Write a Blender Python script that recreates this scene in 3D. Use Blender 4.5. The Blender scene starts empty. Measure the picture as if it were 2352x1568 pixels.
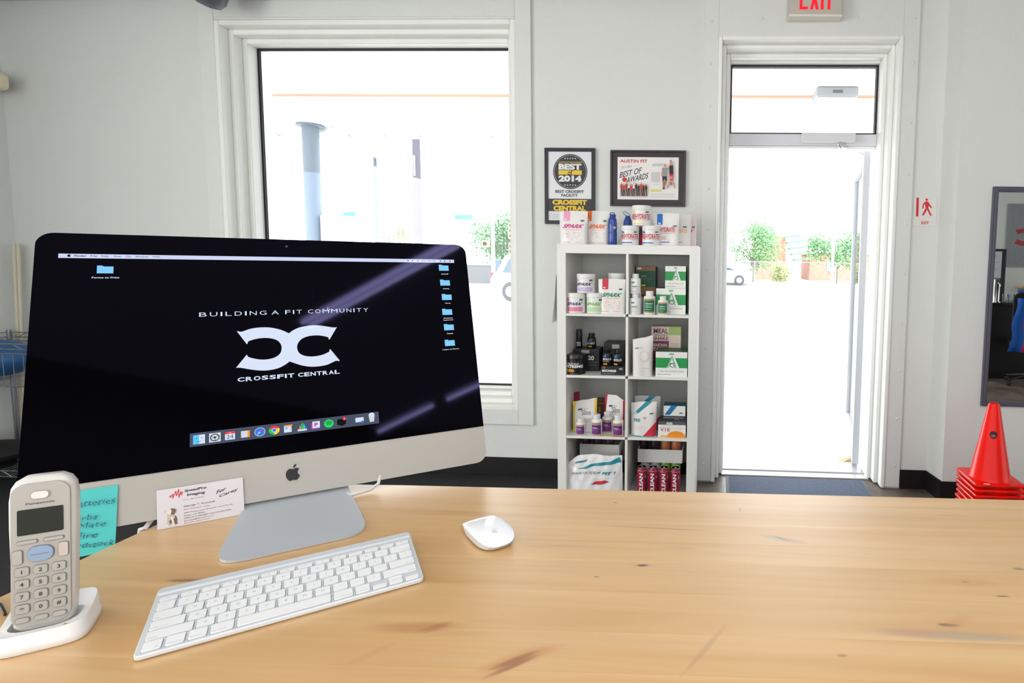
import bpy, bmesh, math, random
from math import sin, cos, pi, sqrt, asin, atan2
from mathutils import Vector, Matrix
random.seed(7)
S = bpy.context.scene
COL = S.collection
# ------------------------------------------------------------------ camera
F, CX, CY, PITCH, ROLL, CAMH, YAW = 1296.216, 1595.751, 710.001, 0.08101, -0.015774, 1.39391, 0.044161
_rt, _up, _fw = Vector((1, 0, 0)), Vector((0, sin(PITCH), cos(PITCH))), Vector((0, cos(PITCH), -sin(PITCH)))
_rt, _up = _rt * cos(ROLL) - _up * sin(ROLL), _rt * sin(ROLL) + _up * cos(ROLL)
_rz = Matrix.Rotation(YAW, 3, 'Z')
RT, UP, FW = _rz @ _rt, _rz @ _up, _rz @ _fw
CAM = Vector((0, 0, CAMH))
cd = bpy.data.cameras.new('camera')
cam = bpy.data.objects.new('camera', cd)
COL.objects.link(cam)
cd.sensor_width = 36
cd.lens = F * 36 / 2352
cd.shift_x = (1176 - CX) / 2352
cd.shift_y = (CY - 784) / 2352
cd.clip_start = 0.02
cd.clip_end = 400
cam.matrix_world = Matrix(((RT.x, UP.x, -FW.x, 0), (RT.y, UP.y, -FW.y, 0), (RT.z, UP.z, -FW.z, CAMH), (0, 0, 0, 1)))
S.camera = cam
# ------------------------------------------------------------------ world, sun, exposure
S.view_settings.view_transform = 'Standard'
S.view_settings.look = 'None'
S.view_settings.gamma = 1
S.view_settings.exposure = -0.34
S.view_settings.use_curve_mapping = False
wd = bpy.data.worlds.new('sky')
S.world = wd
wd.use_nodes = True
bg = wd.node_tree.nodes['Background']
bg.inputs[0].default_value = (0.87, 0.94, 1.0, 1)
bg.inputs[1].default_value = 8.0
sd = bpy.data.lights.new('sun', 'SUN')
sd.energy = 2.5
sd.angle = 0.02
sd.color = (1, 0.96, 0.9)
sun = bpy.data.objects.new('sun', sd)
COL.objects.link(sun)
sun.rotation_euler = (math.radians(32), math.radians(14), 0)
S.cycles.use_denoising = True
S.cycles.max_bounces = 8
S.cycles.diffuse_bounces = 4
S.cycles.sample_clamp_indirect = 8


XL_ = -4.62


def area(name, loc, rot, sx, sy, e, col):
    l = bpy.data.lights.new(name, 'AREA')
    l.shape = 'RECTANGLE'
    l.size, l.size_y, l.energy, l.color = sx, sy, e, col
    o = bpy.data.objects.new(name, l)
    COL.objects.link(o)
    o.location, o.rotation_euler = loc, rot
    return o


# added fill lamp low behind the camera; the back wall has no opening
area('back_fill_light', (0.2, -2.1, 1.2), (pi / 2, 0, 0), 4.0, 2.2, 88, (1.0, 0.985, 0.96))
# added unseen lamp, left behind the camera, for light inferred from that side
area('left_fill_light', (XL_ + .06, -.75, 1.45), (pi / 2, 0, -pi / 2), 2.6, 2.3, 195, (1.0, 0.98, 0.95))
# weak fill lamp added on the right; that wall has no glazing
area('right_fill_light', (6.9, 0.9, 1.5), (pi / 2, 0, pi / 2), 4.0, 2.2, 45, (1.0, 0.985, 0.95))
# wide soft fill added under the ceiling; no panel fixtures are built
area('overhead_fill_light', (0.6, -.6, 3.1), (0, 0, 0), 5.0, 2.6, 45, (1.0, 0.985, 0.96))


# ------------------------------------------------------------------ materials
def lin(c):
    c = c / 255.0
    return c / 12.92 if c <= 0.04045 else ((c + 0.055) / 1.055) ** 2.4


def C3(*c): return (lin(c[0]), lin(c[1]), lin(c[2]), 1)


_M = {}


def mat(name, rgb, rough=0.5, metal=0.0, emit=0.0, spec=0.5, bump=0.0, bscale=60.0, vary=0.0, vscale=8.0, coat=0.0, alpha=None):
    if name in _M: return _M[name]
    m = bpy.data.materials.new(name)
    m.use_nodes = True
    nt = m.node_tree
    b = nt.nodes['Principled BSDF']
    c = C3(*rgb)
    b.inputs['Base Color'].default_value = c
    b.inputs['Roughness'].default_value = rough
    b.inputs['Metallic'].default_value = metal
    b.inputs['Specular IOR Level'].default_value = spec
    b.inputs['Coat Weight'].default_value = coat
    b.inputs['Coat Roughness'].default_value = 0.05
    if emit:
        b.inputs['Emission Color'].default_value = c
        b.inputs['Emission Strength'].default_value = emit
        b.inputs['Base Color'].default_value = (c[0] * .1, c[1] * .1, c[2] * .1, 1)
    tc = nt.nodes.new('ShaderNodeTexCoord')
    if vary:
        n = nt.nodes.new('ShaderNodeTexNoise')
        n.inputs['Scale'].default_value = vscale
        n.inputs['Detail'].default_value = 5
        r = nt.nodes.new('ShaderNodeMapRange')
        r.inputs[1].default_value, r.inputs[2].default_value = 0.3, 0.7
        r.inputs[3].default_value, r.inputs[4].default_value = 1 - vary, 1 + vary
        mx = nt.nodes.new('ShaderNodeVectorMath')
        mx.operation = 'SCALE'
        mx.inputs[0].default_value = c[:3]
        nt.links.new(tc.outputs['Object'], n.inputs['Vector'])
        nt.links.new(n.outputs[0], r.inputs[0])
        nt.links.new(r.outputs[0], mx.inputs['Scale'])
        nt.links.new(mx.outputs[0], b.inputs['Base Color'])
    if bump:
        n2 = nt.nodes.new('ShaderNodeTexNoise')
        n2.inputs['Scale'].default_value = bscale
        n2.inputs['Detail'].default_value = 3
        bp = nt.nodes.new('ShaderNodeBump')
        bp.inputs['Strength'].default_value = bump
        bp.inputs['Distance'].default_value = 0.004
        nt.links.new(tc.outputs['Object'], n2.inputs['Vector'])
        nt.links.new(n2.outputs[0], bp.inputs['Height'])
        nt.links.new(bp.outputs[0], b.inputs['Normal'])
    _M[name] = m
    return m


def K(r, g, b, rough=0.45):          # plain printed / plastic colour
    return mat('paint_%d_%d_%d_%d' % (r, g, b, int(rough * 100)), (r, g, b), rough)


def glassmat(name, tint=(1, 1, 1), refl=0.06):
    if name in _M: return _M[name]
    m = bpy.data.materials.new(name)
    m.use_nodes = True
    nt = m.node_tree
    nt.nodes.clear()
    o = nt.nodes.new('ShaderNodeOutputMaterial')
    t = nt.nodes.new('ShaderNodeBsdfTransparent')
    t.inputs[0].default_value = (*tint, 1)
    g = nt.nodes.new('ShaderNodeBsdfGlossy')
    g.inputs['Roughness'].default_value = 0.02
    fr = nt.nodes.new('ShaderNodeFresnel')
    fr.inputs[0].default_value = 1.45
    mm = nt.nodes.new('ShaderNodeMath')
    mm.operation = 'MULTIPLY'
    mm.inputs[1].default_value = refl / 0.06
    x = nt.nodes.new('ShaderNodeMixShader')
    nt.links.new(fr.outputs[0], mm.inputs[0])
    nt.links.new(mm.outputs[0], x.inputs[0])
    nt.links.new(t.outputs[0], x.inputs[1])
    nt.links.new(g.outputs[0], x.inputs[2])
    nt.links.new(x.outputs[0], o.inputs[0])
    _M[name] = m
    return m


WALL = mat('wall_paint', (222, 224, 221), 0.75, bump=0.55, bscale=95, vary=0.012, vscale=2)
TRIM = mat('trim_paint', (244, 245, 241), 0.38, bump=0.05, bscale=40, vary=0.01)
PLATE = mat('steel_plate_paint', (224, 226, 223), 0.5, bump=0.6, bscale=28, vary=0.012)
GASKET = mat('black_gasket', (26, 24, 30), 0.6)
BLACKBASE = mat('black_rubber_base', (20, 19, 22), 0.4, vary=0.15, vscale=6)
RUBBER = mat('black_rubber_floor', (30, 30, 33), 0.8, bump=0.4, bscale=200, vary=0.25, vscale=60)
WHITE = K(240, 240, 238, 0.35)
BLACK = K(14, 14, 17, 0.4)
GREY = K(150, 150, 152, 0.4)
SILVER = mat('anodised_aluminium', (226, 227, 228), .35, 0.5, bump=0.03, bscale=900)
CHROME = mat('chrome', (210, 210, 212), 0.12, 1.0)
SHELFWHITE = mat('white_foil_board', (236, 236, 231), 0.42)


def concrete(name, a, b_, scale, rough=0.7):
    m = bpy.data.materials.new(name)
    m.use_nodes = True
    nt = m.node_tree
    p = nt.nodes['Principled BSDF']
    p.inputs['Roughness'].default_value = rough
    tc = nt.nodes.new('ShaderNodeTexCoord')
    n = nt.nodes.new('ShaderNodeTexNoise')
    n.inputs['Scale'].default_value = scale
    n.inputs['Detail'].default_value = 8
    n.inputs['Roughness'].default_value = 0.65
    r = nt.nodes.new('ShaderNodeValToRGB')
    r.color_ramp.elements[0].position, r.color_ramp.elements[1].position = 0.35, 0.65
    r.color_ramp.elements[0].color, r.color_ramp.elements[1].color = C3(*a), C3(*b_)
    nt.links.new(tc.outputs['Object'], n.inputs['Vector'])
    nt.links.new(n.outputs[0], r.inputs[0])
    nt.links.new(r.outputs[0], p.inputs['Base Color'])
    bp = nt.nodes.new('ShaderNodeBump')
    bp.inputs['Strength'].default_value = 0.3
    bp.inputs['Distance'].default_value = 0.01
    nt.links.new(n.outputs[0], bp.inputs['Height'])
    nt.links.new(bp.outputs[0], p.inputs['Normal'])
    return m


# ------------------------------------------------------------------ mesh builder
_G = {}


def glyphs(s, bold=0.0):
    key = (s, bold)
    if key in _G: return _G[key]
    cu = bpy.data.curves.new('t', 'FONT')
    cu.body = s
    cu.size = 1
    cu.resolution_u = 3
    cu.offset = bold
    cu.space_line = 0.95
    o = bpy.data.objects.new('t', cu)
    COL.objects.link(o)
    dg = bpy.context.evaluated_depsgraph_get()
    me = bpy.data.meshes.new_from_object(o.evaluated_get(dg))
    v = [(p.co.x, p.co.y) for p in me.vertices]
    f = [tuple(p.vertices) for p in me.polygons]
    bpy.data.objects.remove(o)
    bpy.data.curves.remove(cu)
    bpy.data.meshes.remove(me)
    if v:
        x0, x1 = min(p[0] for p in v), max(p[0] for p in v)
        y0, y1 = min(p[1] for p in v), max(p[1] for p in v)
        v = [((p[0] - x0) / (x1 - x0 or 1), (p[1] - y0) / (y1 - y0 or 1)) for p in v]
        asp = (x1 - x0) / (y1 - y0 or 1)
    else:
        asp = 1
    _G[key] = (v, f, asp)
    return _G[key]


def refine(vs, fs, sx, sz, lim):
    bm = bmesh.new()
    bv = [bm.verts.new((p[0] * sx, p[1] * sz, 0)) for p in vs]
    for f in fs:
        try: bm.faces.new([bv[i] for i in f])
        except ValueError: pass
    bmesh.ops.triangulate(bm, faces=bm.faces[:])
    for _ in range(5):
        es = [e for e in bm.edges if e.calc_length() > lim]
        if not es: break
        bmesh.ops.subdivide_edges(bm, edges=es, cuts=1)
        bmesh.ops.triangulate(bm, faces=[f for f in bm.faces if len(f.verts) > 3])
    bm.verts.index_update()
    out = [(v.co.x / sx, v.co.y / sz) for v in bm.verts], [tuple(v.index for v in f.verts) for f in bm.faces]
    bm.free()
    return out


class MB:
    def __init__(s):
        s.v, s.f, s.m, s.mats, s.M = [], [], [], [], Matrix.Identity(4)

    def mi(s, m):
        if m not in s.mats: s.mats.append(m)
        return s.mats.index(m)

    def add(s, vs, fs, m):
        b = len(s.v)
        s.v += [s.M @ Vector(p) for p in vs]
        s.f += [tuple(b + i for i in f) for f in fs]
        s.m += [s.mi(m)] * len(fs)
        return s

    def box(s, x0, x1, y0, y1, z0, z1, m):
        vs = [(x, y, z) for z in (z0, z1) for y in (y0, y1) for x in (x0, x1)]
        return s.add(vs, [(0, 2, 3, 1), (4, 5, 7, 6), (0, 1, 5, 4), (2, 6, 7, 3), (0, 4, 6, 2), (1, 3, 7, 5)], m)

    def cb(s, c, d, m):
        return s.box(c[0] - d[0] / 2, c[0] + d[0] / 2, c[1] - d[1] / 2, c[1] + d[1] / 2, c[2] - d[2] / 2, c[2] + d[2] / 2, m)

    def lathe(s, prof, m, n=24, c=(0, 0, 0), caps=True, ribs=0):
        vs, fs = [], []
        for r, z in prof:
            for i in range(n):
                a = 2 * pi * i / n
                rr = r * (1 - (0.02 if ribs and i % 2 else 0))
                vs.append((c[0] + rr * cos(a), c[1] + rr * sin(a), c[2] + z))
        for k in range(len(prof) - 1):
            for i in range(n):
                j = (i + 1) % n
                fs.append((k * n + i, k * n + j, (k + 1) * n + j, (k + 1) * n + i))
        if caps:
            fs.append(tuple(reversed(range(n))))
            fs.append(tuple(range((len(prof) - 1) * n, len(prof) * n)))
        return s.add(vs, fs, m)

    def tube(s, pts, r, m, n=8, r1=None):
        pts = [Vector(p) for p in pts]
        vs, fs = [], []
        prev = None
        for k, p in enumerate(pts):
            d = (pts[min(k + 1, len(pts) - 1)] - pts[max(k - 1, 0)]).normalized()
            u = prev - d * prev.dot(d) if prev is not None else d.cross(Vector((0, 0, 1)) if abs(d.z) < .9 else Vector((1, 0, 0)))
            u.normalize()
            prev = u
            w = d.cross(u)
            rr = r if r1 is None else r + (r1 - r) * k / (len(pts) - 1)
            for i in range(n):
                a = 2 * pi * i / n
                vs.append(p + (u * cos(a) + w * sin(a)) * rr)
        for k in range(len(pts) - 1):
            for i in range(n):
                j = (i + 1) % n
                fs.append((k * n + i, k * n + j, (k + 1) * n + j, (k + 1) * n + i))
        fs.append(tuple(reversed(range(n))))
        fs.append(tuple(range((len(pts) - 1) * n, len(pts) * n)))
        return s.add(vs, fs, m)

    def prism(s, poly, y0, y1, m):       # polygon in XZ, extruded in Y
        n = len(poly)
        vs = [(p[0], y0, p[1]) for p in poly] + [(p[0], y1, p[1]) for p in poly]
        fs = [tuple(range(n)), tuple(reversed(range(n, 2 * n)))] + [(i, i + n, (i + 1) % n + n, (i + 1) % n) for i in range(n)]
        return s.add(vs, fs, m)

    def slab(s, poly, z0, z1, m):        # polygon in XY, extruded in Z
        n = len(poly)
        vs = [(p[0], p[1], z0) for p in poly] + [(p[0], p[1], z1) for p in poly]
        fs = [tuple(reversed(range(n))), tuple(range(n, 2 * n))] + [(i, (i + 1) % n, (i + 1) % n + n, i + n) for i in range(n)]
        return s.add(vs, fs, m)

    def flat(s, items, W_, H_, warp=None, y0=0.0006):
        """prints in u,v 0..1 on a W_ x H_ front (x from -W/2, z from 0); ('r',u0,v0,u1,v1,m) ('t',txt,u0,v0,u1,v1,m[,bold,shear]) ('p',pts,m)"""
        for k, it in enumerate(items):
            off = y0 + 0.00016 * k + (0.0006 if warp and it[0] != 'r' else 0)
            if it[0] == 'r':
                _, a, b, c, d, m = it
                nx = 10 if warp else 1
                ny = 4 if warp else 1
                vs = [(a + (c - a) * i / nx, b + (d - b) * j / ny) for j in range(ny + 1) for i in range(nx + 1)]
                fs = [(j * (nx + 1) + i, j * (nx + 1) + i + 1, (j + 1) * (nx + 1) + i + 1, (j + 1) * (nx + 1) + i) for j in range(ny) for i in range(nx)]
            elif it[0] == 't':
                a, b, c, d, m = it[2:7]
                gv, fs, asp = glyphs(it[1], it[7] if len(it) > 7 else 0.0)
                sh = it[8] if len(it) > 8 else 0
                sl = it[9] if len(it) > 9 else 0      # slope of the baseline
                vs = [(a + (c - a) * (p[0] + sh * (p[1] - .5)), b + (d - b) * p[1] + sl * p[0]) for p in gv]
            else:
                vs, m = it[1], it[2]
                fs = [tuple(range(len(vs)))]
            if it[0] != 'r' and warp and (max(p[0] for p in vs) - min(p[0] for p in vs)) * W_ > .012:
                vs, fs = refine(vs, fs, W_, H_, .0075)
            out = []
            for u, v in vs:
                x, z = (u - .5) * W_, v * H_
                if warp:
                    out.append(warp(x, z, off))
                else:
                    out.append((x, -off, z))
            s.add(out, fs, m)
        return s

    def build(s, name, parent=None, loc=None, smooth=None, bevel=0, bseg=2, kind=None, label=None, origin=None):
        o0 = Vector(origin) if origin else Vector((0, 0, 0))
        me = bpy.data.meshes.new(name)
        me.from_pydata([v - o0 for v in s.v], [], s.f)
        for m in s.mats: me.materials.append(m)
        for i, p in enumerate(me.polygons): p.material_index = s.m[i]
        me.validate()
        if smooth:
            for p in me.polygons: p.use_smooth = True
            me.set_sharp_from_angle(angle=math.radians(smooth))
        o = bpy.data.objects.new(name, me)
        COL.objects.link(o)
        if parent is not None: o.parent = parent
        if loc is not None: o.location = loc
        elif origin: o.location = o0
        if bevel:
            b = o.modifiers.new('bevel', 'BEVEL')
            b.width, b.segments, b.limit_method = bevel, bseg, 'ANGLE'
            b.angle_limit = math.radians(40)
            if hasattr(b, 'harden_normals') and smooth: b.harden_normals = False
        if kind: o['kind'] = kind
        if label: o['label'] = label
        return o


def mesh_obj(name, me, parent, loc=(0, 0, 0)):
    o = bpy.data.objects.new(name, me)
    COL.objects.link(o)
    o.parent = parent
    o.location = loc
    return o


def tag(o, label, cat, group=None, kind=None):
    o['label'], o['category'] = label, cat
    if group: o['group'] = group
    if kind: o['kind'] = kind
    return o


def thing(name, label, cat, loc=(0, 0, 0), rz=0, group=None):
    o = bpy.data.objects.new(name, None)
    o.empty_display_size = 0.05
    COL.objects.link(o)
    o.location = loc
    o.rotation_euler = (0, 0, rz)
    return tag(o, label, cat, group)


def copy_tree(o, parent=None):
    c = o.copy()
    COL.objects.link(c)
    c.parent = parent
    for ch in list(o.children): copy_tree(ch, c)
    return c


def ray(u, v): return FW + RT * ((u - CX) / F) - UP * ((v - CY) / F)


def on_y(u, v, y):
    d = ray(u, v)
    return CAM + d * (y / d.y)


def on_z(u, v, z):
    d = ray(u, v)
    return CAM + d * ((z - CAMH) / d.z)


def struct(o):
    o['kind'] = 'structure'
    return o


# ================================================================== THE ROOM
W = 3.5183            # front wall
Y2 = 3.3423           # pier plane to the right of the door
XL, XR, YB, ZC = -4.62, 7.0, -2.2, 3.15
WX0, WX1, WZ0, WZ1 = -3.177, -1.274, 0.433, 2.855       # window opening
DX0, DX1, DZ1 = -0.036, 1.0565, 2.753                   # door opening
b = MB()
for x0, x1, z0, z1 in ((XL - .3, WX0, 0, ZC), (WX0, WX1, 0, WZ0), (WX0, WX1, WZ1, ZC), (WX1, DX0, 0, ZC), (DX0, DX1, DZ1, ZC), (DX1, 1.32, 0, ZC)):
    b.box(x0, x1, W, W + .30, z0, z1, WALL)
struct(b.build('wall_front'))
b = MB()
b.slab([(1.3165, W + .3), (1.3165, W), (1.347, Y2), (XR + .3, Y2), (XR + .3, W + .3)], 0, ZC, WALL)
struct(b.build('wall_front'))
struct(MB().box(XL - .3, XL, YB, W, 0, ZC, WALL).build('wall_left'))
struct(MB().box(XR, XR + .3, YB, Y2, 0, ZC, WALL).build('wall_right'))
struct(MB().box(XL - .3, XR + .3, YB - .3, YB, 0, ZC, WALL).build('wall_back'))
struct(MB().box(XL - .3, XR + .3, YB - .3, W + .3, ZC, ZC + .2, mat('ceiling_paint', (200, 203, 203), .8)).build('ceiling'))
CONC = concrete('stained_concrete', (74, 62, 54), (128, 116, 106), 3.2, 0.35)
struct(MB().box(XL - .3, XR + .3, YB - .3, W + .3, -.2, 0, CONC).build('floor'))
tag(MB().box(XL + .01, -.935, YB + .05, W - .012, 0, .006, RUBBER).build('rubber_flooring'), 'black rubber matting covering the floor left of the white shelving unit', 'flooring', kind='structure')

# baseboards
def base(name, x0, y0, x1, y1):
    d = Vector((x1 - x0, y1 - y0, 0))
    n = Vector((d.y, -d.x, 0)).normalized() * .008
    b = MB()
    q = [(x0, y0), (x1, y1), (x1 + n.x, y1 + n.y), (x0 + n.x, y0 + n.y)]
    b.slab([q[3], q[2], q[1], q[0]], 0.0, .121, BLACKBASE)
    struct(b.build(name))


base('baseboard_front', XL, W, -.12, W)
base('baseboard_front', 1.154, W, 1.3185, W)
base('baseboard_front', 1.3165, W, 1.347, Y2)
base('baseboard_front', 1.342, Y2, XR, Y2)
base('baseboard_back', XR, YB, 2.6, YB)
base('baseboard_left', XL, 0, XL, W)


def ring(b, x0, x1, z0, z1, w, y0, y1, m, bottom=True):
    b.box(x0, x0 + w, y0, y1, z0, z1, m)
    b.box(x1 - w, x1, y0, y1, z0, z1, m)
    b.box(x0 + w, x1 - w, y0, y1, z1 - w, z1, m)
    if bottom: b.box(x0 + w, x1 - w, y0, y1, z0, z0 + w, m)


def steps(name, X0, X1, Z0, Z1, s_, d_, n, bottom):
    for k in range(n):
        w = s_ / n
        b = MB()
        yy = W - .022 + k * (d_ / n)
        a = w * k
        zb = Z0 + (a if bottom else 0)
        ring(b, X0 + a, X1 - a, zb, Z1 - a, w * 1.02, yy, W + .2, TRIM, bottom)
        struct(b.build(name, bevel=min(.006, w * .3), bseg=3, smooth=40))


# window: flat casing, three stepped mouldings, gasket, glass
b = MB()
ring(b, -3.276, -1.178, .3414, 2.97, .0985, W - .02, W, PLATE)
b.box(-3.276 + .0985, -1.178 - .0985, W - .02, W, 2.856, 2.872, PLATE)
struct(b.build('trim_1', bevel=.004))
steps('trim_2', WX0, WX1, WZ0, WZ1, .094, .204, 3, True)
wt = thing('window_1', 'large fixed display window', 'window', (-2.22, W + .22, WZ0))
del wt['category']; del wt['label']; struct(wt)
wl = wt.location
gx0, gx1, gz0, gz1 = WX0 + .094, WX1 - .094, WZ0 + .115, WZ1 - .094
b = MB(); ring(b, gx0, gx1, gz0, gz1, .012, W + .196, W + .214, GASKET); b.build('gasket', wt, origin=None).location = -wl
b = MB(); b.box(gx0 + .012, gx1 - .012, W + .204, W + .212, gz0 + .012, gz1 - .012, glassmat('window_glass')); b.build('pane', wt).location = -wl
b = MB(); ring(b, gx0 - .03, gx1 + .03, gz0 - .03, gz1 + .03, .037, W + .214, W + .30, TRIM)
b.build('outer_frame', wt, bevel=.003).location = -wl
b = MB(); b.box(-1.62, -1.575, W + .152, W + .160, WZ0 + .083, WZ0 + .089, GREY); b.build('weep_slot', wt).location = -wl

# steel plates with rivets round the door
def plate(x0, x1, z0, z1, rivets, name='trim_3'):
    o = thing(name, 'x', 'x', ((x0 + x1) / 2, W, z0))
    del o['category']; del o['label']; struct(o)
    MB().box(x0, x1, W - .014, W, z0, z1, PLATE).build('plate', o, bevel=.003).location = -o.location
    me = None
    for rx, rz_ in rivets:
        if me is None:
            q = MB().lathe([(.009, 0), (.0085, .0015), (.006, .0035), (.001, .0042)], PLATE, 12)
            q.v = [Vector((p.x, -p.z, p.y)) for p in q.v]
            r0 = q.build('rivet', o, smooth=50)
            me = r0.data
            r0.location = Vector((rx, W - .014, rz_)) - o.location
        else:
            mesh_obj('rivet', me, o, Vector((rx, W - .014, rz_)) - o.location)


plate(-.124, -.036, 0.012, 2.98, [(-.083, 2.84 - .247 * i) for i in range(12)])
plate(1.0565, 1.149, 0.012, 2.98, [(1.118, 2.85 - .30 * i + (.05 if i == 1 else 0)) for i in range(10)])
plate(-.036, 1.0565, 2.753, 2.98, [(.25 - .03, 2.853), (.81 - .03, 2.853)])
steps('trim_4', DX0, DX1, 0.006, DZ1, .0715, .235, 3, False)

# door frame with transom
dt = thing('door_1', 'x', 'x', (.51, W + .27, 0))
del dt['category']; del dt['label']; struct(dt)
dl = Vector(dt.location)
fx0, fx1 = DX0 + .078, DX1 - .0715
Yd = W + .25
b = MB()
b.box(fx0 - .03, fx0, W + .20, W + .30, 0, 2.70, TRIM)
b.box(fx1, fx1 + .03, W + .20, W + .30, 0, 2.70, TRIM)
b.box(fx0, fx1, W + .20, W + .30, 2.672, 2.75, TRIM)
b.build('jamb', dt, bevel=.003).location = -dl
b = MB(); b.box(fx0, fx1, Yd - .03, Yd + .05, 2.165, 2.235, mat('bar_paint', (222, 222, 228), .45)); b.box(fx0, fx1, Yd - .005, Yd + .04, 2.148, 2.165, TRIM)
b.build('transom_bar', dt, bevel=.004).location = -dl
b = MB(); ring(b, fx0, fx1, 2.235, 2.672, .011, Yd - .01, Yd + .03, GASKET); b.build('transom_gasket', dt).location = -dl
b = MB(); b.box(fx0 + .011, fx1 - .011, Yd + .008, Yd + .014, 2.246, 2.661, glassmat('window_glass')); b.build('transom_pane', dt).location = -dl
b = MB(); b.box(.50, .84, Yd - .085, Yd - .03, 2.177, 2.232, mat('closer_paint', (226, 226, 231), .4)); b.build('door_closer', dt, bevel=.008).location = -dl
q = on_y(1929, 326, Yd - .06)
b = MB(); b.lathe([(.013, 0), (.015, -.012), (.008, -.018), (.013, -.03), (.004, -.036)], CHROME, 12, (q.x, Yd - .055, 2.177)); b.tube([(q.x, Yd - .055, 2.155), (q.x + .12, Yd + .05, 2.15), (q.x + .20, Yd + .15, 2.145)], .006, SILVER, 6)
b.build('closer_arm', dt, smooth=40).location = -dl
b = MB(); b.box(fx0 - .01, fx1 + .01, W + .12, W + .20, 0, .010, SILVER); b.box(fx0 - .01, fx1 + .01, W + .20, W + .40, 0, .018, mat('worn_threshold', (200, 200, 205), .4, .5))
b.build('threshold', dt, bevel=.003).location = -dl
# open leaf, hinged on the right jamb and swung outwards
lf = MB()
FR = mat('door_leaf_paint', (206, 209, 216), .45)
LW = .86
for x0, x1, z0, z1 in ((0, .07, 0, 2.12), (LW - .07, LW, 0, 2.12), (.07, LW - .07, 2.03, 2.12), (.07, LW - .07, 0, .16)):
    lf.box(x0, x1, -.022, .022, z0, z1, FR)
lo = lf.build('door_leaf', dt, bevel=.003)
lo.location = Vector((fx1 - .03, Yd + .075, .03)) - dl
lo.rotation_euler = (0, 0, math.radians(81))
pn = MB().box(.07, LW - .07, -.004, .004, .16, 2.03, glassmat('window_glass')).build('leaf_pane', lo)
hb = MB().tube([(.82, -.022, 1.0), (.82, -.06, 1.0), (.82, -.06, 1.25), (.82, -.022, 1.25)], .010, SILVER, 8).build('pull_handle', lo, smooth=50)
q = on_z(1957, 1060, .0)
wd_ = MB().prism([(-.06, 0), (.06, 0), (.06, .045), (-.06, .008)], -.02, .02, mat('raw_wood_wedge', (214, 188, 150), .6)).build('door_wedge', None, loc=(.915, 4.02, -.03))
wd_.rotation_euler = (0, 0, .4)
tag(wd_, 'small pale wooden wedge on the ground at the foot of the open door', 'door stop')

# door mat
b = MB()
b.box(.062, .957, 2.55, 3.62, 0, .006, mat('mat_border', (120, 124, 132), .7))
m0 = tag(b.build('door_mat', bevel=.002), 'dark blue-grey ribbed mat on the floor inside the open door', 'doormat')
b = MB(); b.box(.085, .935, 2.58, 3.60, .0055, .011, mat('mat_pile', (104, 114, 136), .95, bump=1.0, bscale=400, vary=.35, vscale=160)); b.build('pile', m0)

# dark ledge along the top of the front wall, pipe
b = MB(); b.box(XL, -.13, W - .075, W, 2.984, 3.06, mat('ledge_paint', (120, 126, 130), .5)); struct(b.build('trim_5', bevel=.004))
b = MB(); b.tube([(XL + .05, W - .12, 3.0), (-2.6, W - .12, 3.0)], .016, mat('conduit', (110, 116, 124), .4, .6), 8); struct(b.build('trim_6', smooth=60))

# ================================================================== OUTSIDE
GZ = -.10
# paved forecourt, street and verge
struct(MB().box(-60, 40, W + .30, 30, GZ - .3, GZ, concrete('forecourt_concrete', (216, 213, 206), (234, 232, 227), .8, .85)).build('ground'))
struct(MB().box(-60, 40, 30, 42, GZ - .3, GZ - .02, concrete('street_asphalt', (150, 150, 150), (172, 172, 170), .9, .9)).build('ground'))
struct(MB().box(-90, 70, 42, 120, GZ - .3, GZ + .02, concrete('dry_grass_verge', (176, 182, 140), (205, 205, 170), .6, .9)).build('ground'))
struct(MB().box(-60, 40, 41.8, 42, GZ - .3, GZ + .12, K(205, 203, 196, .8)).build('trim_7'))
# door landing
struct(MB().box(-.4, 1.6, W + .30, 5.2, GZ, -.03, concrete('landing_concrete', (206, 204, 200), (232, 231, 228), 2.5, .85)).build('trim_8', bevel=.01))
# canopy
cn = thing('canopy', 'flat white canopy roof over the forecourt outside the window and door', 'canopy', (-2, 6.7, 3.6))
CANW = mat('canopy_soffit', (238, 236, 232), .7)
co = cn.location
b = MB(); b.box(-30, 22, W + .301, 7.68, 3.62, 3.8, CANW); b.build('soffit', cn).location = -co
b = MB(); b.box(-30, 22, 7.82, 9.5, 3.62, 3.8, CANW); b.build('soffit', cn).location = -co
b = MB(); b.box(-30, 22, 7.68, 7.82, 3.624, 3.8, mat('soffit_joint', (190, 122, 92), .7)); b.build('joint_strip', cn, label='rust orange strip along the joint of the soffit').location = -co
b = MB(); b.box(-30, 22, 9.5, 9.62, 3.50, 3.95, K(232, 233, 232, .6)); b.build('fascia', cn, bevel=.01).location = -co
b = MB(); b.box(-30, 22, 9.62, 9.74, 3.46, 3.50, K(190, 192, 194, .6)); b.build('gutter', cn).location = -co
me = None
for i in range(26):
    x = -12 + i * .62
    if me is None:
        o = MB().cb((0, 0, 0), (.05, .10, .06), K(170, 172, 176, .6)).build('bracket', cn); me = o.data
        o.location = Vector((x, 9.55, 3.49)) - co
    else: mesh_obj('bracket', me, cn, Vector((x, 9.55, 3.49)) - co)
lt = thing('canopy_light', 'white box light fitting fixed under the canopy, seen through the pane above the door', 'light', (1.42, 7.5, 3.5))
b = MB(); b.box(-.26, .26, -.2, .2, .0, .12, K(150, 152, 156, .5)); b.build('housing', lt, bevel=.02)
b = MB(); b.box(-.06, .06, -.206, -.2, .04, .075, K(90, 92, 96, .5)); b.build('latch', lt)
b = MB(); b.box(-.23, .23, -.17, .17, -.02, .0, K(240, 240, 240, .3)); b.build('diffuser', lt, bevel=.006)
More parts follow.
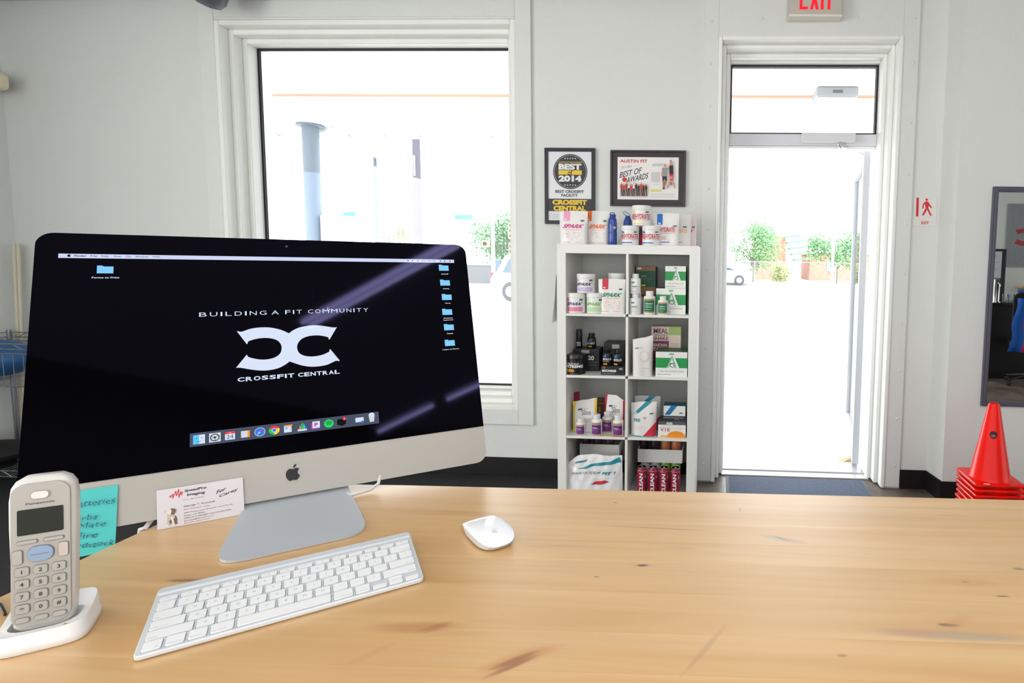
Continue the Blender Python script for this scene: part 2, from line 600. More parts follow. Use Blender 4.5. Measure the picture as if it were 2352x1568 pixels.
# canopy column
cl = thing('canopy_column', 'round grey-blue steel column holding up the canopy outside the window', 'column', (-6.86, 9.3, GZ))
MB().lathe([(.16, 0), (.16, .02), (.125, .02), (.125, 3.66), (.2, 3.66), (.2, 3.70)], mat('column_paint', (98, 108, 120), .55), 24).build('shaft', cl, smooth=40)
MB().lathe([(.30, 3.69), (.30, 3.72)], K(190, 192, 194), 24).build('cap_plate', cl, smooth=40)
MB().lathe([(.127, 1.2), (.127, 2.9)], mat('column_band', (118, 132, 152), .55), 24, caps=False).build('painted_band', cl, smooth=40, label='lighter blue-grey band of paint')
cbx = MB().box(.16, .60, -.1, .1, .05, 2.2, K(206, 208, 212)).build('meter_cabinet', None, bevel=.02, loc=(-6.86, 9.32, GZ))
tag(cbx, 'tall pale metal cabinet standing right beside the canopy column', 'cabinet')
# flood light pole
p = on_y(868, 600, 25); 
fl = thing('floodlight_pole', 'thin pole with two floodlights at its top, outside the window', 'lamp post', (p.x, 25, GZ))
hz = on_y(868, 362, 25).z - GZ
MB().tube([(0, 0, 0), (0, 0, hz)], .09, mat('pole_paint', (58, 66, 82), .6), 10, .07).build('pole', fl, smooth=50)
MB().tube([(-.8, 0, hz), (.8, 0, hz)], .04, GREY, 8).build('crossbar', fl, smooth=50)
for s_ in (-1, 1):
    b = MB(); b.M = Matrix.Translation((s_ * .7, 0, hz + .35)) @ Matrix.Rotation(math.radians(70), 4, 'X')
    b.lathe([(.12, -.25), (.30, -.15), (.34, .12), (.30, .14)], K(214, 218, 222, .4), 16)
    fo = b.build('floodlight', fl, smooth=50)
    b = MB(); b.M = Matrix.Translation((s_ * .7, 0, hz + .10)); b.cb((0, 0, .05), (.06, .06, .3), GREY); b.build('bracket', fo)
# utility pole
p = on_y(962, 600, 28)
up_ = thing('utility_pole', 'thick brown-grey utility pole outside the window, right of the floodlight pole', 'utility pole', (p.x, 28, GZ))
MB().tube([(0, 0, 0), (0, 0, 9.5)], .22, mat('weathered_pole', (74, 72, 82), .8), 12, .17).build('pole', up_, smooth=50)
MB().tube([(0, -.21, 5.6), (0, -.21, 6.6)], .05, GREY, 8).build('conduit_clamp', up_, smooth=50)
MB().cb((0, 0, 9.0), (2.2, .12, .14), K(110, 104, 100, .8)).build('crossarm', up_)
# crossing sign
p = on_y(922, 535, 30)
sg = thing('crossing_sign', 'fluorescent yellow-green pentagon crossing sign with two walking figures on a post', 'road sign', (p.x, 30, GZ))
zc = p.z - GZ
MB().tube([(0, .03, 0), (0, .03, zc + .3)], .035, GREY, 8).build('post', sg)
MB().prism([(-.42, zc - .45), (.42, zc - .45), (.42, zc + .05), (0, zc + .48), (-.42, zc + .05)], -.02, .0, K(150, 160, 56, .5)).build('plate', sg)
b = MB()
for s_ in (-.14, .10):
    b.lathe([(.001, -.002), (.05, 0), (.001, .002)], BLACK, 10, (0, 0, 0))
    n0 = len(b.v) - 30
    for i in range(n0, len(b.v)): b.v[i] = Vector((b.v[i].x + s_, -.03 + b.v[i].z, b.v[i].y + zc + .18))
    for poly in ([(-.03, .12), (.03, .12), (.045, -.1), (-.045, -.1)], [(-.045, -.1), (-.01, -.1), (-.05, -.3), (-.09, -.3)], [(.01, -.1), (.045, -.1), (.10, -.3), (.06, -.3)], [(-.03, .1), (-.02, .06), (-.11, -.05), (-.13, -.03)]):
        b.prism([(x + s_, z + zc) for x, z in poly], -.028, -.02, BLACK)
b.build('pictogram', sg)
# traffic signal post with arm, signals and street-name blades
p = on_y(1133, 600, 30)
ts = thing('traffic_signal', 'pale traffic signal mast near the right edge of the window view', 'traffic light', (p.x, 30, GZ))
zt = on_y(1133, 420, 30).z - GZ
MB().tube([(0, 0, 0), (0, 0, zt)], .11, K(130, 138, 150), 10, .08).build('mast', ts, smooth=50)
MB().lathe([(.25, 0), (.25, .12), (.14, .16)], K(190, 196, 204), 12).build('foot', ts)
MB().tube([(0, 0, zt - 1.9), (3.6, .4, zt - 1.5)], .06, K(130, 138, 150), 8).build('arm', ts, smooth=50)
for dx, zz in ((-.35, on_y(1128, 560, 30).z), (1.1, on_y(1175, 530, 30).z), (1.1, on_y(1175, 560, 30).z - .4)):
    b = MB(); b.cb((dx, -.1, zz - GZ), (.36, .25, .9 if dx > 0 else .35), mat('signal_yellow', (206, 164, 104), .5))
    so = b.build('signal_head', ts, bevel=.03)
    for k in range(3 if dx > 0 else 1):
        q = MB().lathe([(.11, 0), (.11, .06)], BLACK, 12)
        q.v = [Vector((v.x + dx, -.22 - v.z, v.y + zz - GZ + (.27 - .27 * k if dx > 0 else 0))) for v in q.v]
        q.build('lens', so)
for u, v in ((1065, 500), (808, 494)):
    p = on_y(u, v, 40)
    s2 = thing('street_name_sign', 'teal street-name blade hanging outside the window, %s of the utility pole' % ('right' if u > 1000 else 'left'), 'road sign', (p.x, 40, p.z - .1), 0)
    MB().box(-.65, .65, -.02, .02, 0, .30, K(66, 132, 144)).build('blade', s2)
    MB().tube([(-.2, 0, .3), (-.2, 0, .55), (2.4 if u > 1000 else -2.4, .2, .6)], .03, GREY, 6).build('hanger', s2)
    MB().tube([(2.4 if u > 1000 else -2.4, .2, .65), (2.4 if u > 1000 else -2.4, .2, -p.z + .1 + GZ)], .05, K(190, 196, 204), 8).build('support_pole', s2)


def trees(name, label, x, y, h, cw, seed, col, trunk_h, group, n=4200, leaf=.105):
    rnd = random.Random(seed)
    t = thing(name, label, 'tree' if trunk_h > .3 else 'bush', (x, y, GZ), 0, group)
    bk = mat('bark', (120, 112, 112), .9)
    if trunk_h > .3:
        b = MB()
        b.tube([(0, 0, 0), (.04, 0, trunk_h * .5), (-.05, 0, trunk_h), (.06, 0, h * .8)], .13, bk, 8, .04)
        for k in range(6):
            a = k * 1.05
            b.tube([(0, 0, trunk_h * (.75 + .06 * k)), (cos(a) * cw * .22, sin(a) * cw * .22, trunk_h + (h - trunk_h) * .4), (cos(a) * cw * .4, sin(a) * cw * .35, trunk_h + (h - trunk_h) * .6)], .06, bk, 6, .02)
        b.build('trunk', t, smooth=60)
    b = MB()
    lm_ = mat('foliage_%d_%d_%d' % col, col, .7, vary=.35, vscale=2.5)
    cl_ = []
    for k in range(16):
        a, r_, z = rnd.uniform(0, 6.28), rnd.uniform(.1, .42) * cw, rnd.uniform(trunk_h, h * .93)
        f = sin(pi * min(1, max(.08, (z - trunk_h * .8) / (h - trunk_h * .8)))) ** .6
        cl_.append((cos(a) * r_ * f, sin(a) * r_ * f, z, rnd.uniform(.13, .21) * cw))
    vs, fs = [], []
    for k in range(n):
        c = rnd.choice(cl_)
        d = Vector((rnd.gauss(0, 1), rnd.gauss(0, 1), rnd.gauss(0, 1))).normalized() * c[3] * rnd.uniform(.4, 1.15)
        p_ = Vector(c[:3]) + d
        if p_.z < .05: continue
        u = Vector((rnd.gauss(0, 1), rnd.gauss(0, 1), rnd.gauss(0, 1))).normalized()
        w_ = u.orthogonal().normalized()
        s_ = leaf * rnd.uniform(.7, 1.3)
        i = len(vs)
        vs += [p_ - u * s_, p_ + w_ * s_ * .55, p_ + u * s_, p_ - w_ * s_ * .55]
        fs.append((i, i + 1, i + 2, i + 3))
    b.add(vs, fs, lm_)
    b.build('foliage', t, kind='stuff')
    return t


GT = 'street trees across the road'
p = on_y(1731, 600, 47); trees('street_tree', 'leafy green tree across the road, left in the open doorway', p.x, 47, 4.9, 5.5, 1, (112, 150, 104), 1.5, GT)
p = on_y(1922, 600, 47); trees('street_tree', 'leafy green tree across the road, right in the open doorway', p.x, 47, 4.7, 5.1, 2, (112, 152, 106), 1.5, GT)
p = on_y(1165, 600, 38); trees('street_tree', 'green tree at the right edge of the window view behind the white car', p.x, 38, 4.6, 4.2, 3, (112, 146, 110), 1.3, GT)
p = on_y(900, 600, 46); trees('street_bush', 'low round bush seen through the window behind the crossing sign', p.x, 46, 3.2, 6.0, 4, (92, 118, 92), .2, 'bushes beyond the street', 3600)
p = on_y(1070, 600, 50); trees('street_bush', 'wide pale bush seen through the window between the utility pole and signal mast', p.x + 2, 54, 3.6, 8.0, 5, (98, 122, 96), .2, 'bushes beyond the street', 3600)
p = on_y(1790, 600, 45); trees('street_bush', 'low yellow-green bush at the foot of the fence between the two trees', p.x, 44.6, 1.5, 1.9, 6, (160, 168, 108), .2, 'bushes beyond the street', 2200, .09)
# brick buildings across the road
BR = concrete('brick_red_wall', (160, 112, 100), (180, 130, 116), 2.0, .9)
p = on_y(1735, 600, 56); q = on_y(1806, 545, 56)
bd = thing('brick_building', 'red brick building behind the left street tree, with an angled canopy', 'building', ((p.x + q.x) / 2, 58, GZ))
w_ = q.x - p.x; zt = q.z - GZ
MB().prism([(-w_ / 2, 0), (w_ / 2, 0), (w_ / 2, zt), (w_ * .2, zt + .25), (-w_ / 2, zt - .3)], -2, 6, BR).build('wall', bd)
MB().box(-w_ / 2 - .1, w_ / 2 - 1.2, -2.2, -2.0, zt - .45, zt - .25, K(220, 214, 206)).build('coping', bd)
me = None
for k in range(5):
    o = MB().box(0, 1.5 - .1 * k, -1.2, .6, 0, .18, K(104, 136, 122)).build('awning_slat', bd) if me is None else mesh_obj('awning_slat', me, bd)
    me = me or o.data
    o.location = (w_ / 2 - .2 + .24 * k, -2, zt - .1 - .55 * k)
    o.rotation_euler = (0, -.12, 0)
p = on_y(1860, 600, 56); q = on_y(2010, 590, 56)
b2 = thing('brick_building', 'low red brick wall building behind the right street tree', 'building', ((p.x + q.x) / 2, 58, GZ))
w_ = q.x - p.x
MB().box(-w_ / 2, w_ / 2, -2, 4, 0, 2.6, BR).build('wall', b2)
MB().box(-w_ / 2 - .1, w_ / 2 + .1, -2.1, 4.1, 2.6, 2.75, K(214, 206, 198)).build('coping', b2)
MB().box(-1.5, -.4, -2.05, -2, .9, 2.0, K(120, 130, 140, .2)).build('window', b2)
p = on_y(1030, 600, 36); q = on_y(1330, 600, 36)
lw = thing('retaining_wall', 'low grey concrete wall behind the white car in the window view', 'wall', ((p.x + q.x) / 2, 36, GZ))
w_ = q.x - p.x
MB().box(-w_ / 2, w_ / 2, -.12, .12, 0, 1.15, K(96, 98, 100, .8)).build('wall_body', lw)
MB().box(-w_ / 2 - .05, w_ / 2 + .05, -.16, .16, 1.15, 1.25, K(140, 142, 142, .8)).build('coping', lw)
# fence
fn = thing('chain_link_fence', 'long chain-link fence running across the far side of the road', 'fence', (0, 43.2, GZ))
b = MB(); b.tube([(-34, 0, 1.7), (24, 0, 1.7)], .03, GREY, 6); b.tube([(-34, 0, .1), (24, 0, .1)], .02, GREY, 6); b.build('rail', fn)
me = None
for i in range(20):
    x = -34 + 3.05 * i
    if me is None:
        o = MB().tube([(0, 0, 0), (0, 0, 1.75)], .04, GREY, 8).build('post', fn); me = o.data; o.location = (x, 0, 0)
    else: mesh_obj('post', me, fn, (x, 0, 0))
b = MB()
for i in range(290):
    x = -34 + .2 * i
    for s_ in (1, -1):
        x2 = x + s_ * 1.6
        b.add([(x, 0, .1), (x + .012, 0, .1), (x2 + .012, 0, 1.7), (x2, 0, 1.7)], [(0, 1, 2, 3)], GREY)
b.build('wire_mesh', fn, kind='stuff')
p = on_y(1912, 600, 43)
tag(MB().tube([(0, 0, 0), (0, 0, 4.0)], .10, K(214, 218, 222), 8).build('sign_post', loc=(p.x, 42.9, GZ), smooth=50), 'plain white post on the verge in front of the right street tree', 'post')


def car(name, label, x, y, L, hgt, rz, suv):
    t = thing(name, label, 'car', (x, y, GZ), rz)
    wp = mat('white_car_paint', (232, 234, 236), .25, coat=.6)
    gl = mat('car_glass', (70, 84, 96), .08)
    h = hgt
    l = L / 2
    body = [(-l, .35), (-l + .05, .95), (-l + .9, 1.02), (l - .12, 1.04), (l, .8), (l, .34), (l - .55, .28), (-l + .5, .28)]
    MB().prism(body, -.85, .85, wp).build('body', t, bevel=.08, bseg=3, smooth=50)
    cab = [(-l + .95, 1.0), (-l + 1.55, h - .08), (-l + 1.9, h), (l - .55, h), (l - (.15 if suv else .8), 1.02)]
    MB().prism(cab, -.74, .74, wp).build('cabin', t, bevel=.07, bseg=3, smooth=50)
    for s_ in (-1, 1):
        gp = [(-l + 1.12, 1.05), (-l + 1.6, h - .16), (-.1, h - .13), (-.1, 1.05)]
        gq = [(0, 1.05), (0, h - .13), (l - .72, h - .15), (l - (.45 if suv else 1.0), 1.05)]
        y0, y1 = (.735, .752) if s_ > 0 else (-.752, -.735)
        MB().prism(gp, y0, y1, gl).build('side_window', t)
        MB().prism(gq, y0, y1, gl).build('side_window', t)
    b = MB(); b.box(l - .32, l - .10, -.62, .62, 1.12, h - .18, gl); b.build('rear_window', t, bevel=.03)
    for s_ in (-1, 1):
        for xx in (-l + .85, l - .85):
            q = MB().lathe([(.20, -.11), (.34, -.11), (.36, -.08), (.36, .08), (.34, .11), (.20, .11)], K(70, 70, 76, .8), 20)
            q.v = [Vector((v.x + xx, v.z + s_ * .78, v.y + .36)) for v in q.v]
            wo = q.build('wheel', t, smooth=40)
            q = MB().lathe([(.20, -.115), (.05, -.13), (.05, .13), (.20, .115)], K(170, 172, 176, .3), 14)
            q.v = [Vector((v.x + xx, v.z + s_ * .78, v.y + .36)) for v in q.v]
            q.build('hub', wo, smooth=40)
        MB().cb((l - .06, s_ * .68, .92), (.12, .22, .26), mat('tail_light', (190, 40, 50), .3)).build('tail_light', t, bevel=.02)
    MB().cb((l + .01, 0, .45), (.12, 1.6, .2), K(200, 202, 206)).build('bumper', t, bevel=.03)
    return t


p = on_z(1172, 690, GZ)
car('car', 'white estate car parked outside at the right edge of the window view', -6.10, 21.0, 4.6, 1.70, math.radians(172), True)
p = on_z(1690, 640, GZ)
car('car', 'small white car by the fence seen at the left of the open doorway', .1, 41.0, 4.2, 1.4, math.radians(180), False)

# ================================================================== COUNTER
TZ = .96632
def pine():
    m = bpy.data.materials.new('pine_top')
    m.use_nodes = True
    nt = m.node_tree
    N, L = nt.nodes.new, nt.links.new
    p = nt.nodes['Principled BSDF']
    p.inputs['Roughness'].default_value = .30
    p.inputs['Specular IOR Level'].default_value = .5
    p.inputs['Coat Weight'].default_value = 1.0
    p.inputs['Coat Roughness'].default_value = .34
    p.inputs['Coat IOR'].default_value = 1.65
    geo = N('ShaderNodeNewGeometry')
    oi = N('ShaderNodeObjectInfo')
    off = N('ShaderNodeVectorMath'); off.operation = 'MULTIPLY_ADD'
    cmb = N('ShaderNodeCombineXYZ')
    for i in range(3): L(oi.outputs['Random'], cmb.inputs[i])
    L(cmb.outputs[0], off.inputs[0]); off.inputs[1].default_value = (3, 0, 7); L(geo.outputs['Position'], off.inputs[2])
    mp = N('ShaderNodeMapping'); mp.inputs['Scale'].default_value = (1.0, 20, 20)
    L(off.outputs[0], mp.inputs[0])
    n1 = N('ShaderNodeTexNoise'); n1.inputs['Scale'].default_value = 1.6; n1.inputs['Detail'].default_value = 6; n1.inputs['Distortion'].default_value = .6
    L(mp.outputs[0], n1.inputs['Vector'])
    r1 = N('ShaderNodeValToRGB')
    e = r1.color_ramp.elements
    e[0].position, e[0].color = .22, C3(199, 152, 92)
    e[1].position, e[1].color = .78, C3(221, 184, 132)
    e.new(.5).color = C3(211, 168, 111)
    L(n1.outputs[0], r1.inputs[0])
    # broad stains
    n2 = N('ShaderNodeTexNoise'); n2.inputs['Scale'].default_value = 2.2; n2.inputs['Detail'].default_value = 3
    mp2 = N('ShaderNodeMapping'); mp2.inputs['Scale'].default_value = (1, 4.5, 1)
    L(off.outputs[0], mp2.inputs[0]); L(mp2.outputs[0], n2.inputs['Vector'])
    mr = N('ShaderNodeMapRange'); mr.inputs[1].default_value, mr.inputs[2].default_value, mr.inputs[3].default_value, mr.inputs[4].default_value = .35, .7, 1.03, .95
    L(n2.outputs[0], mr.inputs[0])
    tone = N('ShaderNodeMapRange'); tone.inputs[3].default_value, tone.inputs[4].default_value = .965, 1.03
    L(oi.outputs['Random'], tone.inputs[0])
    mul = N('ShaderNodeMath'); mul.operation = 'MULTIPLY'; L(mr.outputs[0], mul.inputs[0]); L(tone.outputs[0], mul.inputs[1])
    sc = N('ShaderNodeVectorMath'); sc.operation = 'SCALE'; L(r1.outputs[0], sc.inputs[0]); L(mul.outputs[0], sc.inputs['Scale'])
    col = sc.outputs[0]
    # knots and figure: x, y, half length, half width, angle, strength, colour
    for (kx, ky, kl, kw, ka, ks, kc) in KNOTS:
        sub = N('ShaderNodeVectorMath'); sub.operation = 'SUBTRACT'; L(geo.outputs['Position'], sub.inputs[0]); sub.inputs[1].default_value = (kx, ky, TZ)
        m2 = N('ShaderNodeMapping'); m2.vector_type = 'TEXTURE'; m2.inputs['Rotation'].default_value = (0, 0, ka); m2.inputs['Scale'].default_value = (kl, kw, 1)
        L(sub.outputs[0], m2.inputs[0])
        nz = N('ShaderNodeTexNoise'); nz.inputs['Scale'].default_value = 1.3; nz.inputs['Detail'].default_value = 4; L(m2.outputs[0], nz.inputs['Vector'])
        ad = N('ShaderNodeVectorMath'); ad.operation = 'MULTIPLY_ADD'; L(nz.outputs['Color'], ad.inputs[0]); ad.inputs[1].default_value = (.45, .45, 0); L(m2.outputs[0], ad.inputs[2])
        su = N('ShaderNodeVectorMath'); su.operation = 'SUBTRACT'; L(ad.outputs[0], su.inputs[0]); su.inputs[1].default_value = (.225, .225, 0)
        ln = N('ShaderNodeVectorMath'); ln.operation = 'LENGTH'; L(su.outputs[0], ln.inputs[0])
        fr = N('ShaderNodeMapRange'); fr.interpolation_type = 'SMOOTHSTEP'
        fr.inputs[1].default_value, fr.inputs[2].default_value, fr.inputs[3].default_value, fr.inputs[4].default_value = .3, 1.0, min(1, ks * 1.25), 0
        L(ln.outputs['Value'], fr.inputs[0])
        mx = N('ShaderNodeMix'); mx.data_type = 'RGBA'
        L(fr.outputs[0], mx.inputs[0]); L(col, mx.inputs[6]); mx.inputs[7].default_value = C3(*kc)
        col = mx.outputs[2]
    L(col, p.inputs['Base Color'])
    bp = N('ShaderNodeBump'); bp.inputs['Strength'].default_value = .06; bp.inputs['Distance'].default_value = .002
    n3 = N('ShaderNodeTexNoise'); n3.inputs['Scale'].default_value = 14; L(geo.outputs['Position'], n3.inputs['Vector'])
    L(n3.outputs[0], bp.inputs['Height']); L(bp.outputs[0], p.inputs['Normal'])
    rr = N('ShaderNodeMapRange'); rr.inputs[3].default_value, rr.inputs[4].default_value = .40, .5
    L(n2.outputs[0], rr.inputs[0]); L(rr.outputs[0], p.inputs['Roughness'])
    return m


def kn(u, v, L, Wd, a, s_, c):
    L, Wd = L * 1.25, Wd * 1.25
    p = on_z(u, v, TZ)
    return (p.x, p.y, L, Wd, a, s_, c)


DK, RD, GB, BN = (44, 26, 16), (176, 110, 66), (168, 150, 128), (196, 146, 92)
KNOTS = [kn(1480, 1298, .022, .006, 0, .5, BN), kn(1476, 1298, .009, .003, .1, .85, DK),
         kn(1495, 1212, .085, .0022, -.03, .55, RD), kn(1560, 1215, .05, .0016, -.03, .5, RD),
         kn(1800, 1238, .04, .008, -.3, .55, GB), kn(1795, 1236, .016, .0018, -.5, .6, (90, 80, 84)),
         kn(1565, 1258, .03, .007, 0, .4, BN),
         kn(2215, 1337, .05, .010, 0, .5, BN), kn(2217, 1336, .006, .003, 0, .6, RD), kn(2303, 1369, .010, .0016, 0, .8, (80, 70, 66)),
         kn(2180, 1435, .014, .0035, 0, .9, DK), kn(2200, 1428, .03, .010, .6, .45, BN), kn(2200, 1460, .10, .010, -.02, .42, (150, 140, 126)), kn(2100, 1452, .04, .008, 0, .35, (190, 130, 84)),
         kn(2340, 1306, .010, .004, 0, .6, (120, 96, 80)), kn(2187, 1184, .025, .004, 0, .5, BN),
         kn(1185, 1515, .026, .005, .65, .95, DK), kn(1195, 1512, .045, .012, .55, .5, (190, 124, 64)), kn(1175, 1530, .03, .004, .7, .5, (120, 60, 30)),
         kn(960, 1440, .055, .011, .1, .45, (178, 120, 70)), kn(1000, 1440, .02, .007, .6, .4, (160, 100, 60)), kn(855, 1500, .03, .006, .9, .32, BN),
         kn(425, 1332, .022, .004, .1, .9, (84, 60, 44)), kn(440, 1330, .035, .007, .1, .4, BN), kn(1040, 1455, .05, .006, .1, .3, BN),
         kn(1300, 1254, .04, .0015, 0, .4, RD), kn(1232, 1255, .02, .0015, 0, .4, RD), kn(1370, 1324, .004, .002, 0, .5, DK),
         kn(1413, 1154, .004, .002, 0, .6, DK), kn(1700, 1170, .003, .007, 0, .45, (130, 110, 90)), kn(1935, 1505, .006, .003, 0, .35, DK), kn(1620, 1490, .004, .05, -.5, .25, (150, 110, 80))]
PINE = pine()


def clip(poly, f):
    out = []
    for i in range(len(poly)):
        a, b_ = poly[i], poly[(i + 1) % len(poly)]
        fa, fb = f(a), f(b_)
        if fa >= 0: out.append(a)
        if (fa >= 0) != (fb >= 0):
            t = fa / (fa - fb)
            out.append((a[0] + (b_[0] - a[0]) * t, a[1] + (b_[1] - a[1]) * t))
    return out


ct = thing('counter', 'long honey-coloured pine counter top with knots, rounded at its far left corner', 'counter', (0.4, .6, 0))
SL = .0236
def far(x): return 1.0275 + SL * x
outline = [(-.888, .06), (1.75, .06), (1.75, far(1.75)), (-.60, far(-.60))]
cxr, cyr, rr_ = -.888 + .20, far(-.66) - .185, .20
for i in range(0, 13):
    a = pi / 2 + (pi / 2) * i / 12 + .06
    if a > pi: a = pi
    outline.append((cxr + rr_ * cos(a), cyr + .182 * sin(a)))
edges = [0.0, .07, .155, .22, .305, .40, .47, .555, .62, .70, .775, .835, .905, .98, 1.12]
for k in range(len(edges) - 1):
    lo_, hi = edges[k], edges[k + 1]
    pl = clip(outline, lambda q: (q[1] - SL * q[0]) - lo_ - .00005)
    if len(pl) > 2: pl = clip(pl, lambda q: hi - .00005 - (q[1] - SL * q[0]))
    if len(pl) < 3: continue
    MB().slab([(x - .4, y - .6) for x, y in pl], TZ - .038, TZ, PINE).build('stave', ct)
b = MB(); b.box(-.82 - .4, 1.6 - .4, .15 - .6, .90 - .6, 0.006, TZ - .038, K(52, 52, 56, .5)); b.build('base_cabinet', ct, bevel=.004)

# ================================================================== COMPUTER
IC = Vector((-.7907, .9966, 1.2362)); IY, IT = .64037, .364255
EX = Vector((cos(IY), sin(IY), 0)); NA = Vector((-sin(IY), cos(IY), 0))
UPV = Vector((0, 0, cos(IT))) + NA * sin(IT)
NRM = -NA * cos(IT) + Vector((0, 0, sin(IT)))


def scr(u, v):
    d = ray(u, v)
    P = CAM + d * ((IC - CAM).dot(NRM) / d.dot(NRM))
    return ((P - IC).dot(EX), (P - IC).dot(UPV))


im = thing('desktop_computer', 'all-in-one desktop computer with a black screen on a silver foot, on the counter', 'computer', (IC.x, IC.y, TZ), IY)
# screen assembly: local x = EX, local -y = out of the glass, local z = up the glass
dis = bpy.data.objects.new('display', None); COL.objects.link(dis); dis.parent = im
dis.location = (0, 0, IC.z - TZ); dis.rotation_euler = (-IT, 0, 0)


def rrect(x0, x1, z0, z1, r, n=8):
    o = []
    for cx_, cz_, a0 in ((x1 - r, z0 + r, -pi / 2), (x1 - r, z1 - r, 0), (x0 + r, z1 - r, pi / 2), (x0 + r, z0 + r, pi)):
        for i in range(n + 1):
            a = a0 + (pi / 2) * i / n
            o.append((cx_ + r * cos(a), cz_ + r * sin(a)))
    return o


T_, B_, CH = .2045, -.2725, -.2005
b = MB()
o_ = rrect(-.325, .325, B_, T_, .021)
n = len(o_)
rings = [(1, .0008), (1, .0030), (.975, .012), (.86, .028), (.6, .042), (.3, .048)]
mc = (T_ + B_) / 2
vs = [((x) * s_, y, mc + (z - mc) * s_) for s_, y in rings for x, z in o_]
fs = [(k * n + i, (k + 1) * n + i, (k + 1) * n + (i + 1) % n, k * n + (i + 1) % n) for k in range(len(rings) - 1) for i in range(n)]
fs += [tuple(range(n)), tuple(reversed(range((len(rings) - 1) * n, len(rings) * n)))]
b.add(vs, fs, mat('aluminium_shell', (165, 160, 150), .45, .1))
sh = b.build('shell', dis, smooth=40)
gm = mat('black_screen_glass', (2, 2, 3), .04, spec=.045)
nt = gm.node_tree; nt.nodes['Principled BSDF'].inputs['Specular Tint'].default_value = (.62, .55, 1.0, 1)
gl = [(x, z) for x, z in rrect(-.3248, .3248, B_, T_ - .0004, .0208)]
gl = [(x, max(z, CH)) for x, z in gl]
g2 = []
for q in gl:
    if not g2 or (Vector(q) - Vector(g2[-1])).length > 1e-5: g2.append(q)
if (Vector(g2[0]) - Vector(g2[-1])).length < 1e-5: g2.pop()
MB().prism(g2, -.0006, .0006, gm).build('glass', dis)


def E_(r, g, b_, e=1.28): return mat('screen_%d_%d_%d' % (r, g, b_), (r, g, b_), .05, emit=e, spec=.04)


MW, MK, MBAR, MF = E_(206, 216, 236), E_(10, 10, 14), E_(196, 204, 232), E_(124, 196, 238)


class SF(MB):           # print onto the glass, coordinates in the screen plane (metres)
    lv = 0

    def poly(s, pts, m, lv=0):
        s.add([(x, -.0008 - .00012 * lv, z) for x, z in pts], [tuple(range(len(pts)))], m)
        return s

    def rect(s, x0, x1, z0, z1, m, lv=0): return s.poly([(x0, z0), (x1, z0), (x1, z1), (x0, z1)], m, lv)

    def disc(s, x, z, r, m, lv=0, n=20, a0=0, a1=2 * pi):
        pts = [(x + r * cos(a0 + (a1 - a0) * i / n), z + r * sin(a0 + (a1 - a0) * i / n)) for i in range(n if a1 - a0 > 6.2 else n + 1)]
        if a1 - a0 < 6.2: pts.append((x, z))
        return s.poly(pts, m, lv)

    def text(s, t, x0, x1, z0, z1, m, lv=0, bold=0.0, shear=0):
        gv, fs, asp = glyphs(t, bold)
        s.add([(x0 + (x1 - x0) * p[0] + shear * (z1 - z0) * p[1], -.0008 - .00012 * lv, z0 + (z1 - z0) * p[1]) for p in gv], fs, m)
        return s


mb_ = SF().rect(-.2985, .2985, .1608, .1682, MBAR).build('menu_bar', dis)
APB = [(0, .36), (-.08, .40), (-.19, .42), (-.30, .37), (-.39, .26), (-.44, .1), (-.43, -.08), (-.37, -.27), (-.28, -.4), (-.19, -.46), (-.1, -.44), (0, -.41), (.1, -.44), (.19, -.46), (.27, -.4), (.36, -.27), (.41, -.13), (.34, -.08), (.29, 0), (.27, .13), (.31, .25), (.38, .33), (.3, .39), (.2, .42), (.1, .40)]
APL = [(.0, .46), (.13, .51), (.2, .62), (.21, .73), (.1, .68), (.02, .58)]
def smooth_poly(P_, lim=.75, n_=4):
    out = []
    N_ = len(P_)
    V_ = [Vector(p_) for p_ in P_]
    def sharp(i):
        a_, c_ = V_[i] - V_[i - 1], V_[(i + 1) % N_] - V_[i]
        return a_.length < 1e-9 or c_.length < 1e-9 or a_.angle(c_) > lim
    S_ = [sharp(i) for i in range(N_)]
    for i in range(N_):
        j = (i + 1) % N_
        p1_, p2_ = V_[i], V_[j]
        t1 = (p2_ - p1_) if S_[i] else (p2_ - V_[i - 1]) * .5
        t2 = (p2_ - p1_) if S_[j] else (V_[(j + 1) % N_] - p1_) * .5
        for k in range(n_):
            t = k / n_
            h00, h10, h01, h11 = 2 * t ** 3 - 3 * t * t + 1, t ** 3 - 2 * t * t + t, -2 * t ** 3 + 3 * t * t, t ** 3 - t * t
            q_ = p1_ * h00 + t1 * h10 + p2_ * h01 + t2 * h11
            out.append((q_.x, q_.y))
    return out


APB = smooth_poly(APB)
def apple(s, x, z, h, m, lv=0):
    for P_ in (APB, APL): s.poly([(x + a * h, z + c * h) for a, c in P_], m, lv)
    return s


q = SF()
apple(q, -.2865, .1648, .0046, MK, 1)
for t, u0, u1 in (('Finder', 171, 199), ('File', 209, 224), ('Edit', 234, 250), ('View', 261, 279), ('Go', 290, 301), ('Window', 311, 341), ('Help', 351, 368), ('Tue 2:08 PM', 968, 1000)):
    v0 = 588 + (u0 - 240) * .0165
    a0, z_ = scr(u0, v0); a1, _ = scr(u1, v0)
    q.text(t, a0, a1, .1632, .1664, MK, 1, .02 if t == 'Finder' else 0)
for u in (937, 947, 959, 1011, 1021, 1033):
    a0, _ = scr(u, 596)
    q.disc(a0, .1647, .0013, MK, 1, 8)
q.build('menu_text', mb_)


